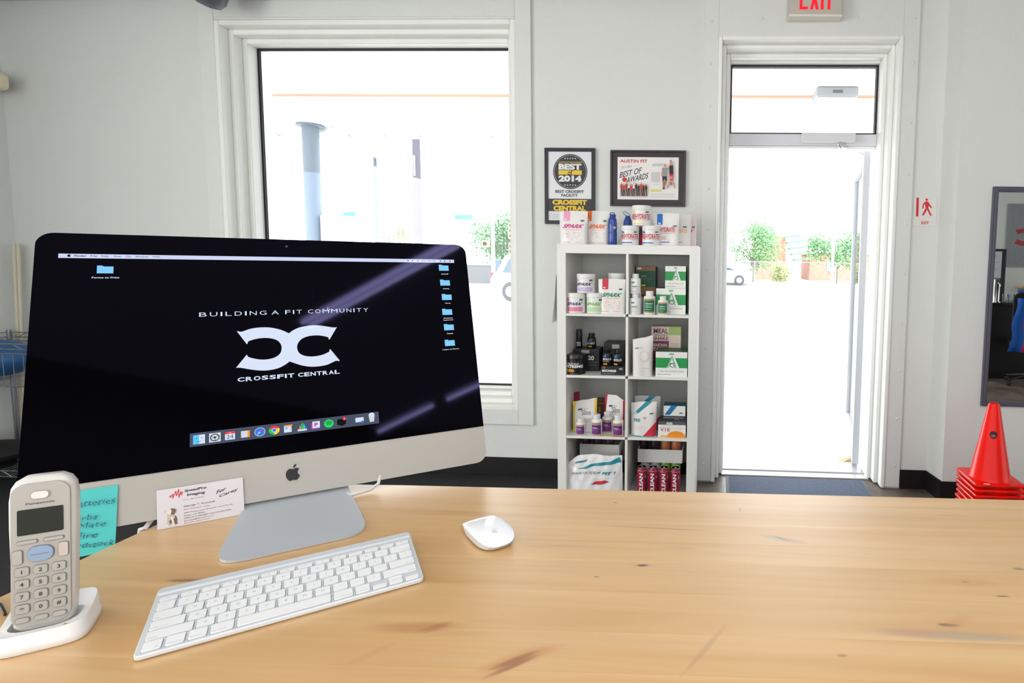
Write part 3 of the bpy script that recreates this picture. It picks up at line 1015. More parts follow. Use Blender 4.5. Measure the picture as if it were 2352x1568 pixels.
def folder(u, v, txt, parent=dis):
    a, z = scr(u, v)
    o = SF().poly([(a - .0097, z - .0068), (a + .0097, z - .0068), (a + .0097, z + .0052), (a - .002, z + .0052), (a - .0034, z + .0068), (a - .0097, z + .0068)], MF).build('folder_icon', parent)
    q = SF()
    for i, t in enumerate(txt.split('|')):
        wd__ = min(.0280, .0021 * len(t) + .001) * (1.15 if len(t) > 10 else 1)
        q.text(t, a - wd__ / 2 + .001, a + wd__ / 2 + .001, z - .0155 - .0043 * i, z - .0128 - .0043 * i, MW, 0, .03)
    q.build('icon_name', o)


folder(242, 619, 'Forms to Print')
for u, v, t in ((1019, 615, 'Laurel'), (1022, 649, 'Ashley'), (1026, 682, 'Carey'), (1027, 716, 'Employee|Paperwork'), (1031, 751, 'Forms'), (1033, 787, 'Logos & Flyers')):
    folder(u, v, t)


def zp(X, Y): return scr(400 + X / 3.222, 650 + Y / 3.222)


RH = [(850, 372), (880, 350), (930, 328), (1000, 315), (1060, 313), (1120, 320), (1170, 328), (1198, 328), (1205, 325), (1150, 418), (1144, 416), (1142, 402), (1110, 393), (1060, 387), (1000, 392), (950, 410), (920, 440), (910, 470), (915, 500), (935, 525), (975, 540), (1030, 543), (1090, 533), (1130, 517), (1150, 505), (1150, 491), (1156, 490), (1225, 573), (1218, 578), (1195, 576), (1130, 605), (1060, 617), (1000, 618), (940, 608), (890, 592), (855, 580)]
LH = [(855, 580), (820, 605), (770, 630), (700, 645), (640, 647), (570, 640), (500, 628), (470, 626), (457, 628), (536, 532), (543, 534), (545, 545), (580, 556), (640, 566), (700, 563), (750, 548), (785, 520), (796, 480), (785, 445), (755, 420), (700, 407), (640, 408), (580, 420), (545, 434), (545, 448), (538, 452), (465, 358), (472, 356), (500, 360), (560, 340), (620, 330), (690, 328), (750, 336), (800, 350), (850, 372)]
LOGO = [smooth_poly([zp(*p_) for p_ in RH]), smooth_poly([zp(*p_) for p_ in LH])]
q = SF()
for h in LOGO: q.poly(h, MW)
q.build('logo', dis)
lx0, lx1 = min(p_[0] for h in LOGO for p_ in h), max(p_[0] for h in LOGO for p_ in h)
lz0, lz1 = min(p_[1] for h in LOGO for p_ in h), max(p_[1] for h in LOGO for p_ in h)
LOGON = [[((x - lx0) / (lx1 - lx0), (z - lz0) / (lz1 - lz0)) for x, z in h] for h in LOGO]
q = SF()
a0, a1 = -.1262, .1290
words = (('BUILDING', 0, .367), ('A', .395, .438), ('FIT', .475, .575), ('COMMUNITY', .612, 1))
for t, s0, s1 in words:
    n_ = len(t)
    ws = [{'I': .25, 'M': 1.25, 'L': .85}.get(c_, 1.0) for c_ in t]
    gap = .42
    tot = sum(ws) + gap * (n_ - 1)
    x = a0 + (a1 - a0) * s0
    k = (a1 - a0) * (s1 - s0) / tot
    for c_, w_ in zip(t, ws):
        q.text(c_, x, x + w_ * k, .0552, .0628, MW, 0, -.004)
        x += (w_ + gap) * k
q.build('slogan', dis)
q = SF()
for t, s0, s1 in (('CROSSFIT', -.0748, .006), ('CENTRAL', .0115, .0762)):
    ws = [{'I': .3}.get(c_, 1.0) for c_ in t]
    gap = .16
    k = (s1 - s0) / (sum(ws) + gap * (len(t) - 1))
    x = s0
    for c_, w_ in zip(t, ws):
        q.text(c_, x, x + w_ * k, -.0650, -.0575, MW, 0, .03)
        x += (w_ + gap) * k
q.build('name_line', dis)
a, z = scr(752, 706)
SF().poly([(a, z), (a, z - .0072), (a + .0018, z - .0054), (a + .0046, z - .0052)], MW).poly([(a + .0005, z - .0013), (a + .0005, z - .0060), (a + .0016, z - .0048), (a + .0034, z - .0046)], MK, 2).build('cursor', dis)
# dock
dk = SF().rect(-.1368, .1358, -.1672, -.1450, E_(70, 78, 96)).build('dock', dis)
def zs(X, Y): return zp(X, Y)
dis_icons = [(185, 1158), (302, 1142), (414, 1127), (527, 1114), (635, 1101), (741, 1088), (843, 1076), (948, 1064), (1047, 1048), (1145, 1040), (1240, 1024), (1373, 1018), (1462, 1000)]
R_, G_, B2, Y_, O_, LB = E_(226, 60, 60), E_(40, 190, 90), E_(50, 120, 220), E_(246, 204, 60), E_(240, 150, 50), E_(90, 190, 245)
LG, DG = E_(200, 206, 214), E_(52, 56, 66)
for k, (X, Y) in enumerate(dis_icons):
    x, z = zs(X, Y); z = -.1562
    h = .0075
    q = SF()
    if k == 0:
        q.rect(x - h, x, z - h, z + h, LB, 1).rect(x, x + h, z - h, z + h, MW, 1)
        q.poly([(x - .004, z - .002), (x, z - .0045), (x + .004, z - .002), (x, z - .0035)], DG, 2).rect(x - .0038, x - .0030, z + .001, z + .003, DG, 2).rect(x + .0030, x + .0038, z + .001, z + .003, DG, 2)
    elif k == 1:
        q.rect(x - h, x + h, z - h, z + h, LG, 1).disc(x, z, .0062, DG, 2).disc(x, z, .0048, LG, 3).disc(x, z, .0018, DG, 4)
        for a in (0.5, 2.6, 4.7): q.poly([(x, z), (x + .005 * cos(a), z + .005 * sin(a)), (x + .005 * cos(a + .2), z + .005 * sin(a + .2))], DG, 4)
    elif k == 2:
        q.rect(x - .0066, x + .0066, z - .0068, z + .0068, MW, 1).rect(x - .0066, x + .0066, z + .0030, z + .0068, R_, 2).text('24', x - .0045, x + .0045, z - .0048, z + .0014, DG, 2).text('APR', x - .002, x + .002, z + .0040, z + .0056, MW, 3)
    elif k == 3:
        q.rect(x - .0058, x + .0062, z - .0062, z + .0052, LG, 1).rect(x + .0030, x + .0062, z - .0062, z + .0052, O_, 2).rect(x - .0058, x + .0062, z + .0052, z + .0066, DG, 1)
    elif k == 4:
        q.disc(x, z, .0076, LG, 1).disc(x, z, .0068, B2, 2).poly([(x + .005, z + .005), (x + .0008, z - .0008), (x - .0008, z + .0008)], R_, 3).poly([(x - .005, z - .005), (x + .0008, z - .0008), (x - .0008, z + .0008)], MW, 3)
    elif k == 5:
        q.disc(x, z, .0076, R_, 1, 20, .5, 2.6).disc(x, z, .0076, G_, 1, 20, 2.6, 4.7).disc(x, z, .0076, Y_, 1, 20, 4.7, 6.78).disc(x, z, .0036, MW, 2).disc(x, z, .0027, B2, 3)
    elif k == 6:
        q.rect(x - .0058, x + .0052, z - .0066, z + .0052, MW, 1).rect(x - .0058, x + .0052, z + .0036, z + .0062, O_, 2).rect(x - .004, x, z - .001, z + .0026, LB, 2).poly([(x + .0055, z + .007), (x + .0066, z + .0066), (x + .003, z - .004), (x + .0022, z - .0044)], O_, 3)
    elif k == 7:
        q.rect(x - .0068, x + .0068, z - .0072, z - .0040, MW, 1)
        for i, (c_, hh) in enumerate(((R_, .003), (O_, .006), (G_, .0095), (G_, .0115), (LB, .008), (B2, .006))):
            q.rect(x - .0060 + .002 * i, x - .0044 + .002 * i, z - .0045, z - .0045 + hh, c_, 2)
    elif k == 8:
        q.rect(x - .0072, x + .004, z - .0072, z + .004, E_(150, 60, 170), 1).rect(x - .0048, x + .0064, z - .0052, z + .0068, MW, 2).text('P', x - .0018, x + .0034, z - .0026, z + .0042, E_(200, 50, 120), 3, .05)
    elif k == 9:
        q.disc(x, z, .0074, E_(30, 215, 96), 1)
        for i, (wd3, zz) in enumerate(((.0052, .0022), (.0043, -.0002), (.0034, -.0026))):
            q.poly([(x - wd3, z + zz), (x, z + zz + .0012), (x + wd3, z + zz - .0006), (x + wd3, z + zz + .0006), (x, z + zz + .0024), (x - wd3, z + zz + .0012)], DG, 2)
    elif k == 10:
        q.rect(x - .0072, x + .0066, z - .004, z + .004, MK, 1).rect(x - .0060, x + .0054, z - .0056, z + .0056, E_(24, 24, 30), 1).rect(x - .003, x + .003, z - .0066, z - .005, MK, 2).disc(x + .0044, z + .0054, .0030, R_, 3).text('1', x + .0040, x + .0048, z + .0042, z + .0066, MW, 4)
    elif k == 11:
        q.rect(x - .0068, x + .0066, z - .0042, z + .0042, MW, 1).disc(x + .0042, z - .0042, .0022, B2, 2)
    else:
        q.poly([(x - .0034, z - .0066), (x + .0034, z - .0066), (x + .0050, z + .0058), (x - .0050, z + .0058)], LG, 1).disc(x, z + .0058, .005, MW, 1, 12, 0, pi)
    q.build('dock_icon', dk)
b = SF(); apple(b, 0, -.2365, .0235, mat('logo_black', (8, 8, 9), .2)); b.build('maker_logo', dis, label='black fruit logo with a bite')
MB().lathe([(.0021, 0), (.0021, .0003)], mat('camera_lens', (30, 32, 44), .1), 12).build('camera_lens', dis).matrix_local = Matrix.Translation((0, -.0008, .190)) @ Matrix.Rotation(pi / 2, 4, 'X')
# foot and neck (local frame of the stand: x = EX, -y towards the keyboard)
FA = mat('aluminium_foot', (190, 195, 199), .42, .2)
prof = [(-.289, .0005, .060), (-.2875, .0005, .070), (-.284, .0005, .078), (-.278, .0005, .084), (-.270, .0005, .0880), (-.258, .0005, .0900), (-.24, .0005, .0900), (-.18, .0005, .085), (-.12, .001, .079), (-.095, .004, .076), (-.07, .014, .073), (-.045, .035, .071), (-.02, .075, .070), (.005, .13, .069), (.025, .20, .068), (.035, .27, .066)]
vs, fs = [], []
nx = 12
for k, (y, z, hw) in enumerate(prof):
    y2, z2 = prof[min(k + 1, len(prof) - 1)][:2]; y1, z1 = prof[max(k - 1, 0)][:2]
    d = Vector((y2 - y1, z2 - z1)).normalized(); nn = Vector((-d.y, d.x)) * .0040
    for i in range(nx + 1):
        t = -1 + 2 * i / nx
        yy = y
        vs.append((t * hw + .006, yy, z))
        vs.append((t * hw + .006, yy + nn.x, z + nn.y))
cw = (nx + 1) * 2
for k in range(len(prof) - 1):
    for i in range(nx):
        a = k * cw + i * 2; c_ = a + cw
        fs += [(a, a + 2, c_ + 2, c_), (a + 1, c_ + 1, c_ + 3, a + 3)]
    fs += [(k * cw, (k + 1) * cw, (k + 1) * cw + 1, k * cw + 1), (k * cw + cw - 2, k * cw + cw - 1, (k + 1) * cw + cw - 1, (k + 1) * cw + cw - 2)]
for i in range(nx): fs.append((i * 2, i * 2 + 1, i * 2 + 3, i * 2 + 2))
MB().add(vs, fs, FA).build('foot', im, smooth=40)
# power cord
cz = TZ + .004
P0, P1, P2 = on_z(869, 1110, TZ + .010), on_z(850, 1124, TZ + .005), on_z(805, 1137, cz)
pb = IC + EX * .03 + NA * .05
cord = MB().tube([P0 + NA * .05 + EX * .02 + Vector((0, 0, .08)), P0 + NA * .02 + EX * .01 + Vector((0, 0, .03)), P0, P1, P2, P2 + Vector((-.06, .03, 0)), P2 + Vector((-.10, .10, 0))], .0029, K(214, 214, 214, .4), 8)
tag(cord.build('power_cord', smooth=60, origin=tuple(P2)), 'thin white cord curling onto the counter behind the foot of the computer', 'cable')
P0, P1 = on_z(351, 1190, TZ + .012), on_z(334, 1212, cz)
cc = MB().tube([P0 + NA * .06 + Vector((0, 0, .03)), P0 + NA * .02 + Vector((0, 0, .01)), P0, P1, P1 + Vector((-.012, .004, -.004)), P1 + Vector((-.02, .004, -.04))], .0034, K(222, 222, 222, .4), 8)
tag(cc.build('thin_cable', smooth=60, origin=tuple(P1)), 'short bit of white cable at the counter edge between the teal note and business card', 'cable')

# sticky note and business card on the chin (own things, lying on the tilted plane)
def on_chin(o, off=.0022):
    M = Matrix(((EX.x, NA.x * cos(IT) - 0, UPV.x, 0), (EX.y, NA.y * cos(IT), UPV.y, 0), (0, -sin(IT), UPV.z, 0), (0, 0, 0, 1)))
    M.translation = IC + NRM * off
    o.matrix_world = M


NOTE = K(76, 186, 180, .85)
def quadpatch(x0, x1, z0, z1, m, curl=0.0, shx=0.0, thick=.0004):
    b = MB(); n = 8
    for yo in (0, thick):
        pass
    vs = []
    for j in range(n + 1):
        t = j / n
        z = z1 + (z0 - z1) * t
        y = -curl * t * t
        vs += [(x0 + shx * t, y, z), (x1 + shx * t, y, z), (x0 + shx * t, y + thick, z), (x1 + shx * t, y + thick, z)]
    fs = []
    for j in range(n):
        a = 4 * j
        fs += [(a, a + 4, a + 5, a + 1), (a + 2, a + 3, a + 7, a + 6), (a, a + 2, a + 6, a + 4), (a + 1, a + 5, a + 7, a + 3)]
    fs += [(0, 1, 3, 2), (4 * n, 4 * n + 2, 4 * n + 3, 4 * n + 1)]
    return b.add(vs, fs, m)


nt_o = quadpatch(-.2945, -.2193, -.3060, -.2105, NOTE, .004).build('sticky_note')
on_chin(nt_o); tag(nt_o, 'teal sticky note with a handwritten list on the silver strip under the screen', 'note')
INK = K(38, 96, 116, .7)
q = SF()
for t, u0, v0, u1, h in (('Batteries', 168, 1160, 266, 14), ('Yerba', 158, 1193, 226, 12), ('Mate', 182, 1208, 245, 12), ('Fire', 178, 1232, 226, 13), ('cardstock', 156, 1256, 264, 12)):
    a0, z0 = scr(u0, v0); a1, z1 = scr(u1, v0 - (u1 - u0) * .12)
    gv, fs, _ = glyphs(t)
    hh = h * .00062
    q.add([(a0 + (a1 - a0) * p_[0] + .2 * hh * p_[1] + .0005 * sin(31 * p_[0] + 5 * p_[1]), -.0048, z0 + (z1 - z0) * p_[0] + hh * p_[1] - .004 + .0007 * sin(19 * p_[0] + 2 * p_[1])) for p_ in gv], fs, INK)
q.build('handwriting', nt_o)
card = quadpatch(-.1755, -.0690, -.2885, -.2285, K(208, 203, 205, .6), 0, .002).build('business_card')
on_chin(card, .0026); tag(card, 'white business card with a red logo and puppy photo under the screen', 'card')
def cs(X, Y): return scr(290 + X / 2.476, 1080 + Y / 2.476)
RDI, DKI = K(200, 36, 44, .5), K(48, 44, 56, .5)
q = SF()
q.lv = 0
def ct_(t, X0, Y0, X1, Y1, hp, m, bold=0, sh=0):
    a0, z0 = cs(X0, Y0); a1, z1 = cs(X1, Y1)
    gv, fs, _ = glyphs(t, bold)
    hh = hp / 2.476 * .00062
    q.add([(a0 + (a1 - a0) * p_[0] + sh * hh * p_[1], -.0004, z0 + (z1 - z0) * p_[0] + hh * p_[1]) for p_ in gv], fs, m)


ct_('SpeedPro', 330, 128, 455, 107, 20, DKI, .03, .25)
ct_('Imaging', 345, 150, 447, 134, 20, DKI, .03, .25)
ct_('Great. Big. Graphics.', 325, 173, 447, 151, 7, DKI, 0, .2)
ct_('George T. Kocurek', 328, 213, 508, 181, 15, DKI)
ct_('Vice President, Sales', 327, 228, 477, 202, 8, RDI)
ct_('3709 Promontory Point Dr., Suite A-116', 329, 248, 605, 196, 9, DKI)
ct_('Austin, TX 78744', 329, 263, 447, 241, 9, DKI)
ct_('Office 512.444.4421 Cell 512.413.7644', 330, 277, 597, 225, 9, DKI)
ct_('georgek@SpeedPro.com', 331, 291, 503, 259, 9, DKI)
ct_('SpeedProAustin.com', 331, 305, 480, 276, 9, RDI)
for t, x0, y0, x1, y1 in (('For', 512, 136, 566, 112), ('Carey', 525, 160, 632, 118)):
    ct_(t, x0, y0, x1, y1, 24, DKI, .02, .3)
pts = [(240, 346), (262, 322), (262, 352), (292, 300), (292, 360), (334, 258), (340, 330), (376, 232), (376, 352), (408, 262), (412, 318), (432, 268)]
for i in range(len(pts) - 1):
    def p6(X, Y): return cs((350 - 290 + X / 6.11) * 2.476, (1085 - 1080 + Y / 6.11) * 2.476)
    a, c_ = p6(*pts[i]), p6(*pts[i + 1])
    q.add([(a[0] - .0005, -.0004, a[1]), (a[0] + .0005, -.0004, a[1]), (c_[0] + .0005, -.00041, c_[1]), (c_[0] - .0005, -.00041, c_[1])], [(0, 1, 2, 3)], RDI)
q.build('printed_text', card)
q = SF()
PUP, PUD = K(196, 178, 164, .7), K(110, 84, 74, .7)
PUL = K(224, 212, 200, .7)
def pc(X, Y): return cs((350 - 290 + X / 6.11) * 2.476, (1085 - 1080 + Y / 6.11) * 2.476)
def ell(x_, y_, rx, ry, n_=14): return [(x_ + rx * cos(2 * pi * i / n_), y_ + ry * sin(2 * pi * i / n_)) for i in range(n_)]
for lv, (poly, m) in enumerate(((ell(305, 660, 52, 62), PUD), (ell(335, 705, 28, 14), PUD), (ell(262, 610, 48, 60), PUP), ([(222, 600), (212, 690), (216, 735), (250, 738), (252, 680), (262, 600)], PUP), ([(262, 620), (280, 690), (286, 738), (320, 735), (312, 690), (300, 620)], PUL), (ell(214, 746, 28, 12), PUL), (ell(306, 734, 28, 11), PUL), (ell(262, 690, 18, 26), PUD), (ell(252, 548, 44, 42), PUL), (ell(214, 556, 30, 17), PUL), ([(262, 505), (318, 505), (342, 522), (326, 556), (300, 590), (262, 585), (280, 545)], PUD), (ell(190, 552, 7, 6, 8), DKI), (ell(228, 536, 5, 5, 8), DKI), ([(288, 588), (318, 600), (330, 640), (300, 640)], PUP))):
    q.add([(pc(*p_)[0], -.0004 - .00012 * lv, pc(*p_)[1]) for p_ in poly], [tuple(range(len(poly)))], m)
q.build('puppy_picture', card)

# ================================================================== KEYBOARD
kb = thing('keyboard', 'slim silver wireless keyboard with white keys on the pine counter', 'keyboard', (-.5352, .6685, TZ), .64496)
KW, KD = .279, .131
b = MB()
KA = mat('aluminium_keyboard', (214, 218, 220), .40, .2)
zt0, zt1 = .0065, .0165
def ktop(y): return zt0 + (zt1 - zt0) * (y + KD / 2) / KD
poly = []
for sx, sy, a0 in ((1, -1, -pi / 2), (1, 1, 0), (-1, 1, pi / 2), (-1, -1, pi)):
    r = .006
    for i in range(5):
        a = a0 + pi / 2 * i / 4
        poly.append((sx * (KW / 2 - r) + r * cos(a), sy * (KD / 2 - r) + r * sin(a)))
n = len(poly)
vs = [(x, y, ktop(y) - .005) for x, y in poly] + [(x, y, ktop(y)) for x, y in poly]
b.add(vs, [tuple(reversed(range(n))), tuple(range(n, 2 * n))] + [(i, (i + 1) % n, (i + 1) % n + n, i + n) for i in range(n)], KA)
b.build('top_plate', kb, bevel=.0009, smooth=40)
b = MB()
q = [(KD / 2 - .018 + .008 * cos(a) + .006, .0087 + .0082 * sin(a)) for a in [2 * pi * i / 16 for i in range(16)]]
b.add([(-KW / 2 + .002, y, z) for y, z in q] + [(KW / 2 - .002, y, z) for y, z in q], [tuple(range(16)), tuple(reversed(range(16, 32)))] + [(i, i + 16, (i + 1) % 16 + 16, (i + 1) % 16) for i in range(16)], KA)
b.build('battery_tube', kb, smooth=50)
b = MB()
vs = [(-KW / 2 + .004, -KD / 2 + .004, .0003), (KW / 2 - .004, -KD / 2 + .004, .0003), (KW / 2 - .004, KD / 2 - .02, .0003), (-KW / 2 + .004, KD / 2 - .02, .0003)]
vs += [(x, y, ktop(y) - .0045) for x, y, _ in vs]
b.add(vs, [(3, 2, 1, 0), (4, 5, 6, 7), (0, 1, 5, 4), (1, 2, 6, 5), (2, 3, 7, 6), (3, 0, 4, 7)], K(236, 236, 236, .6))
b.build('underside', kb)
KEYM = mat('white_key', (232, 232, 230), .42)
WELL = mat('key_well', (150, 154, 158), .5)
LEG = K(150, 152, 158, .6)
tilt = atan2(zt1 - zt0, KD)
U = .01868
rows = [(-.0535, .0158, [(1, 'fn', 0), (1, 'control', 0), (1, 'option', 0), (1.25, 'command', 0), (5, '', 0), (1.25, 'command', 1), (1, 'option', 1), (1, '<', 2), (1, 'UD', 3), (1, '>', 2)]),
        (-.0352, .0158, [(2.25, 'shift', 0)] + [(1, c, 9) for c in 'ZXCVBNM,./'] + [(2.25, 'shift', 1)]),
        (-.0165, .0158, [(1.75, 'caps lock', 0)] + [(1, c, 9) for c in "ASDFGHJKL;'"] + [(1.75, 'return', 1)]),
        (.0022, .0158, [(1.5, 'tab', 0)] + [(1, c, 9) for c in 'QWERTYUIOP[]'] + [(1, '\\', 9)]),
        (.0209, .0158, [(1, c, 9) for c in '`1234567890-='] + [(1.5, 'delete', 1)]),
        (.0355, .0078, [(14.5 / 14, 'esc' if i == 0 else 'F%d' % i, 0) for i in range(14)])]
_km = {}
q = SF()
def kleg(t, xc, yc, wd_, hd):
    gv, fs, asp = glyphs(t)
    z = lambda yy: ktop(yy) + .00175
    q.add([(xc - wd_ / 2 + wd_ * p_[0], yc - hd / 2 + hd * p_[1], z(yc - hd / 2 + hd * p_[1])) for p_ in gv], fs, LEG)


for yc, dep, ks in rows:
    x = -14.5 * U / 2
    for wu, t, md in ks:
        w_ = wu * U - .0030
        parts = [(0, dep)]
        if md == 2: parts = [(-dep * .27, dep * .46)]
        if md == 3: parts = [(-dep * .27, dep * .46), (dep * .27, dep * .46)]
        for dy, dd in parts:
            key = (round(w_, 4), round(dd, 4))
            if key not in _km:
                kb2 = MB()
                pl = [(a, c_) for a, c_ in rrect(-w_ / 2, w_ / 2, -dd / 2, dd / 2, .0016, 3)]
                kb2.slab(pl, 0, .0016, KEYM)
                s_ = 1.045
                kb2.slab([(a * (1 + .0012 / w_), c_ * (1 + .0012 / dd)) for a, c_ in pl], -.0002, .00022, WELL)
                me = kb2.build('key', kb, smooth=30)
                _km[key] = me.data
                ko = me
            else:
                ko = mesh_obj('key', _km[key], kb)
            yy = yc + dy
            ko.location = (x + wu * U / 2, yy, ktop(yy) + .0001)
            ko.rotation_euler = (tilt, 0, 0)
        xc = x + wu * U / 2
        if md == 9: kleg(t, xc, yc, min(.0032, (.0034 if t not in ",.;'`-=" else .0012) * glyphs(t)[2]), .0034 if t not in ",.;'`-=" else .0012)
        elif t and md in (0, 1) and dep > .01:
            wt_ = min(w_ * .7, .0017 * len(t))
            kleg(t, xc + (w_ / 2 - wt_ / 2 - .0015) * (1 if md == 1 or t == 'fn' else -1), yc - .005, wt_, .0017)
        elif dep < .01: kleg(t, xc, yc, .0035 if len(t) > 2 else .0024, .0016)
        x += wu * U
q.build('key_legends', kb, kind='stuff')
for sx in (-1, 1):
    MB().lathe([(.005, 0), (.005, .003)], K(210, 210, 210), 12, (sx * .12, -.055, 0)).build('rubber_foot', kb)

# ================================================================== MOUSE
ms = thing('mouse', 'low white wireless mouse on the counter to the right of the keyboard', 'mouse', (-.3525, .830, TZ), .76)
ML, MWd = .1135, .0575
def sup(a, n=3.0): return (abs(cos(a)) ** (2 / n) * (1 if cos(a) >= 0 else -1), abs(sin(a)) ** (2 / n) * (1 if sin(a) >= 0 else -1))
N1 = 36
b = MB()
vs, fs = [], []
ringsM = [1, .97, .9, .78, .62, .44, .26, .1]
def mh(x, y): # height of the shell above the counter
    t = y / (ML / 2)
    return .0205 * (1 - (abs(t) ** 2.2) * .62) * (1 - .16 * (abs(x) / (MWd / 2)) ** 2) + .0010 * (1 - t) * .5
for s_ in ringsM:
    for i in range(N1):
        c_, d_ = sup(2 * pi * i / N1)
        x, y = c_ * MWd / 2 * s_, d_ * ML / 2 * s_
        z = mh(x, y) * (1 if s_ < .99 else .90) - (.0016 if s_ > .96 and s_ < .99 else 0)
        vs.append((x, y, z))
for k in range(len(ringsM) - 1):
    for i in range(N1):
        j = (i + 1) % N1
        fs.append((k * N1 + i, k * N1 + j, (k + 1) * N1 + j, (k + 1) * N1 + i))
fs.append(tuple(range((len(ringsM) - 1) * N1, len(ringsM) * N1)))
b.add(vs, fs, mat('glossy_white_shell', (246, 247, 248), .12, coat=.5))
b.build('shell', ms, smooth=70)
b = MB(); vs = []
for s_, zf in ((.78, 0), (.93, .0), (1.0, 1)):
    for i in range(N1):
        c_, d_ = sup(2 * pi * i / N1)
        x, y = c_ * MWd / 2 * s_, d_ * ML / 2 * s_
        vs.append((x, y, .0012 if zf == 0 and s_ < .9 else (.003 if not zf else mh(x, y) * .9)))
b.add(vs, [(k * N1 + i, k * N1 + (i + 1) % N1, (k + 1) * N1 + (i + 1) % N1, (k + 1) * N1 + i) for k in range(2) for i in range(N1)] + [tuple(reversed(range(N1)))], K(206, 208, 212, .4))
b.build('base', ms, smooth=50)
MB().box(-.012, -.009, -.045, .045, 0, .0014, K(60, 60, 64)).box(.009, .012, -.045, .045, 0, .0014, K(60, 60, 64)).build('glide_strip', ms)
b = MB()
for P_ in (APB, APL):
    pts = [(a * .009, -.027 + c_ * .009) for a, c_ in P_]
    b.add([(x, y, mh(x, y) + .0004) for x, y in pts], [tuple(range(len(pts)))], K(214, 216, 220, .3))
b.build('maker_logo', ms, label='small pale grey fruit logo')

# ================================================================== PHONE
PH = mat('pearl_plastic', (202, 198, 191), .3)
PHK = mat('phone_face', (162, 159, 151), .5)
hs = thing('phone_handset', 'upright white cordless handset with number keys in the near left corner', 'telephone', (-.7355, .5560, .9850), .6238)
hs.rotation_euler = (-.0811, .0235, .6238)
HW, HH, HD = .0520, .1660, .024
b = MB()
prof = []
ZR = [(0, .80, .9), (.004, .90, 1), (.03, .95, 1), (.07, .96, 1), (.11, 1.0, 1), (.14, 1.0, 1), (.154, .94, .96), (.161, .80, .85), (.1655, .55, .6)]
vs, fs = [], []
N2 = 32
for z, sw, sd in ZR:
    for i in range(N2):
        c_, d_ = sup(2 * pi * i / N2, 4)
        vs.append((c_ * HW / 2 * sw, HD / 2 + d_ * HD / 2 * sd, z))
for k in range(len(ZR) - 1):
    for i in range(N2):
        j = (i + 1) % N2
        fs.append((k * N2 + i, k * N2 + j, (k + 1) * N2 + j, (k + 1) * N2 + i))
fs += [tuple(reversed(range(N2))), tuple(range((len(ZR) - 1) * N2, len(ZR) * N2))]
b.add(vs, fs, PH); b.build('case', hs, smooth=60)
fp = rrect(-.0225, .0225, .004, .1590, .012)
MB().prism(fp, -.0014, .002, PHK).build('face_plate', hs, bevel=.0006)
LCD = mat('dark_display', (34, 38, 32), .4, spec=.15)
MB().prism(rrect(-.0172, .0172, .1040, .1315, .0012, 3), -.0022, 0, LCD).build('display', hs)
MB().prism(rrect(-.0065, .0065, .1425, .1500, .0034, 5), -.0035, 0, CHROME if False else K(205, 203, 198, .25)).prism(rrect(-.0078, .0078, .1412, .1512, .0042, 5), -.0018, 0, K(150, 148, 142, .4)).build('earpiece', hs)
q = SF(); q.add([(-.011 + .022 * p_[0], -.0017, .1362 + .0024 * p_[1]) for p_ in glyphs('Panasonic', .02)[0]], glyphs('Panasonic', .02)[1], K(70, 70, 72)); q.build('maker_name', hs)
BT = K(162, 161, 154, .45)
def btn(x, z, w_, h, t, m=BT, name='key', r=.0022, th=.0032):
    o = MB().prism(rrect(x - w_ / 2, x + w_ / 2, z - h / 2, z + h / 2, min(r, h / 2 - .0002), 4), -th, -.0010, m).build(name, hs, bevel=.0005)
    rim = MB().prism(rrect(x - w_ / 2 - .0006, x + w_ / 2 + .0006, z - h / 2 - .0006, z + h / 2 + .0006, min(r + .0005, h / 2), 4), -.00165, -.001, K(112, 112, 108)).build('rim', o)
    if t:
        gv, f_, asp = glyphs(t, .03)
        hh = .0042; ww = min(hh * asp, w_ * .6)
        SF().add([(x - ww / 2 + ww * p_[0], -th - .0002, z - hh / 2 + hh * p_[1]) for p_ in gv], f_, K(44, 44, 48)).build('digit', o)
    return o
for r_, line in enumerate(('123', '456', '789', '*0#')):
    for c_, t in enumerate(line):
        btn((c_ - 1) * .0138, .0650 - r_ * .0134, .0104, .0092, t)
for c_ in range(3): btn((c_ - 1) * .0138, .0125, .0104, .0052, '')
btn(-.0100, .0962, .0150, .0034, ''); btn(.0100, .0962, .0150, .0034, '')
btn(-.0172, .0810, .0075, .0150, '', BT, 'talk_key'); btn(.0172, .0830, .0075, .0150, '', K(184, 172, 166, .45), 'off_key')
o = btn(0, .0822, .0195, .0165, '', K(128, 150, 176, .35), 'navigation_pad', .007, .0036); o['label'] = 'pale blue oval navigation pad'
SF().add([(-.007, -.0039, .0818), (.007, -.0039, .0818), (.007, -.0039, .0824), (-.007, -.0039, .0824)], [(0, 1, 2, 3)], K(96, 112, 134)).build('pad_mark', o)
# cradle
ck = thing('phone_cradle', 'white charging cradle holding the cordless handset', 'phone charger', (-.7350, .5555, TZ), .6238)
ck.location += Vector((-sin(.6238), cos(.6238), 0)) * .020
b = MB()
N3 = 40
def ckr(z, hw, hd, yo=0): return [(sup(2 * pi * i / N3, 5)[0] * hw, yo + sup(2 * pi * i / N3, 5)[1] * hd, z) for i in range(N3)]
L1 = [ckr(0, .0350, .034), ckr(.002, .0365, .0360), ckr(.010, .0368, .0362), ckr(.0115, .0355, .0350)]
def toprim(s_, zo):
    o = []
    for i in range(N3):
        c_, d_ = sup(2 * pi * i / N3, 5)
        z = .021 + zo + .0095 * max(0, d_ + .25) / 1.25 + .002 * max(0, abs(c_) - .6)
        o.append((c_ * .0355 * s_, d_ * .0345 * s_, z))
    return o
L1 += [toprim(1, -.003), toprim(.965, .0005), toprim(.9, 0)]
inner = [(sup(2 * pi * i / N3, 4)[0] * .0275, -.006 + sup(2 * pi * i / N3, 4)[1] * .018, .0205 + .004 * max(0, abs(sup(2 * pi * i / N3, 4)[0]) - .5)) for i in range(N3)]
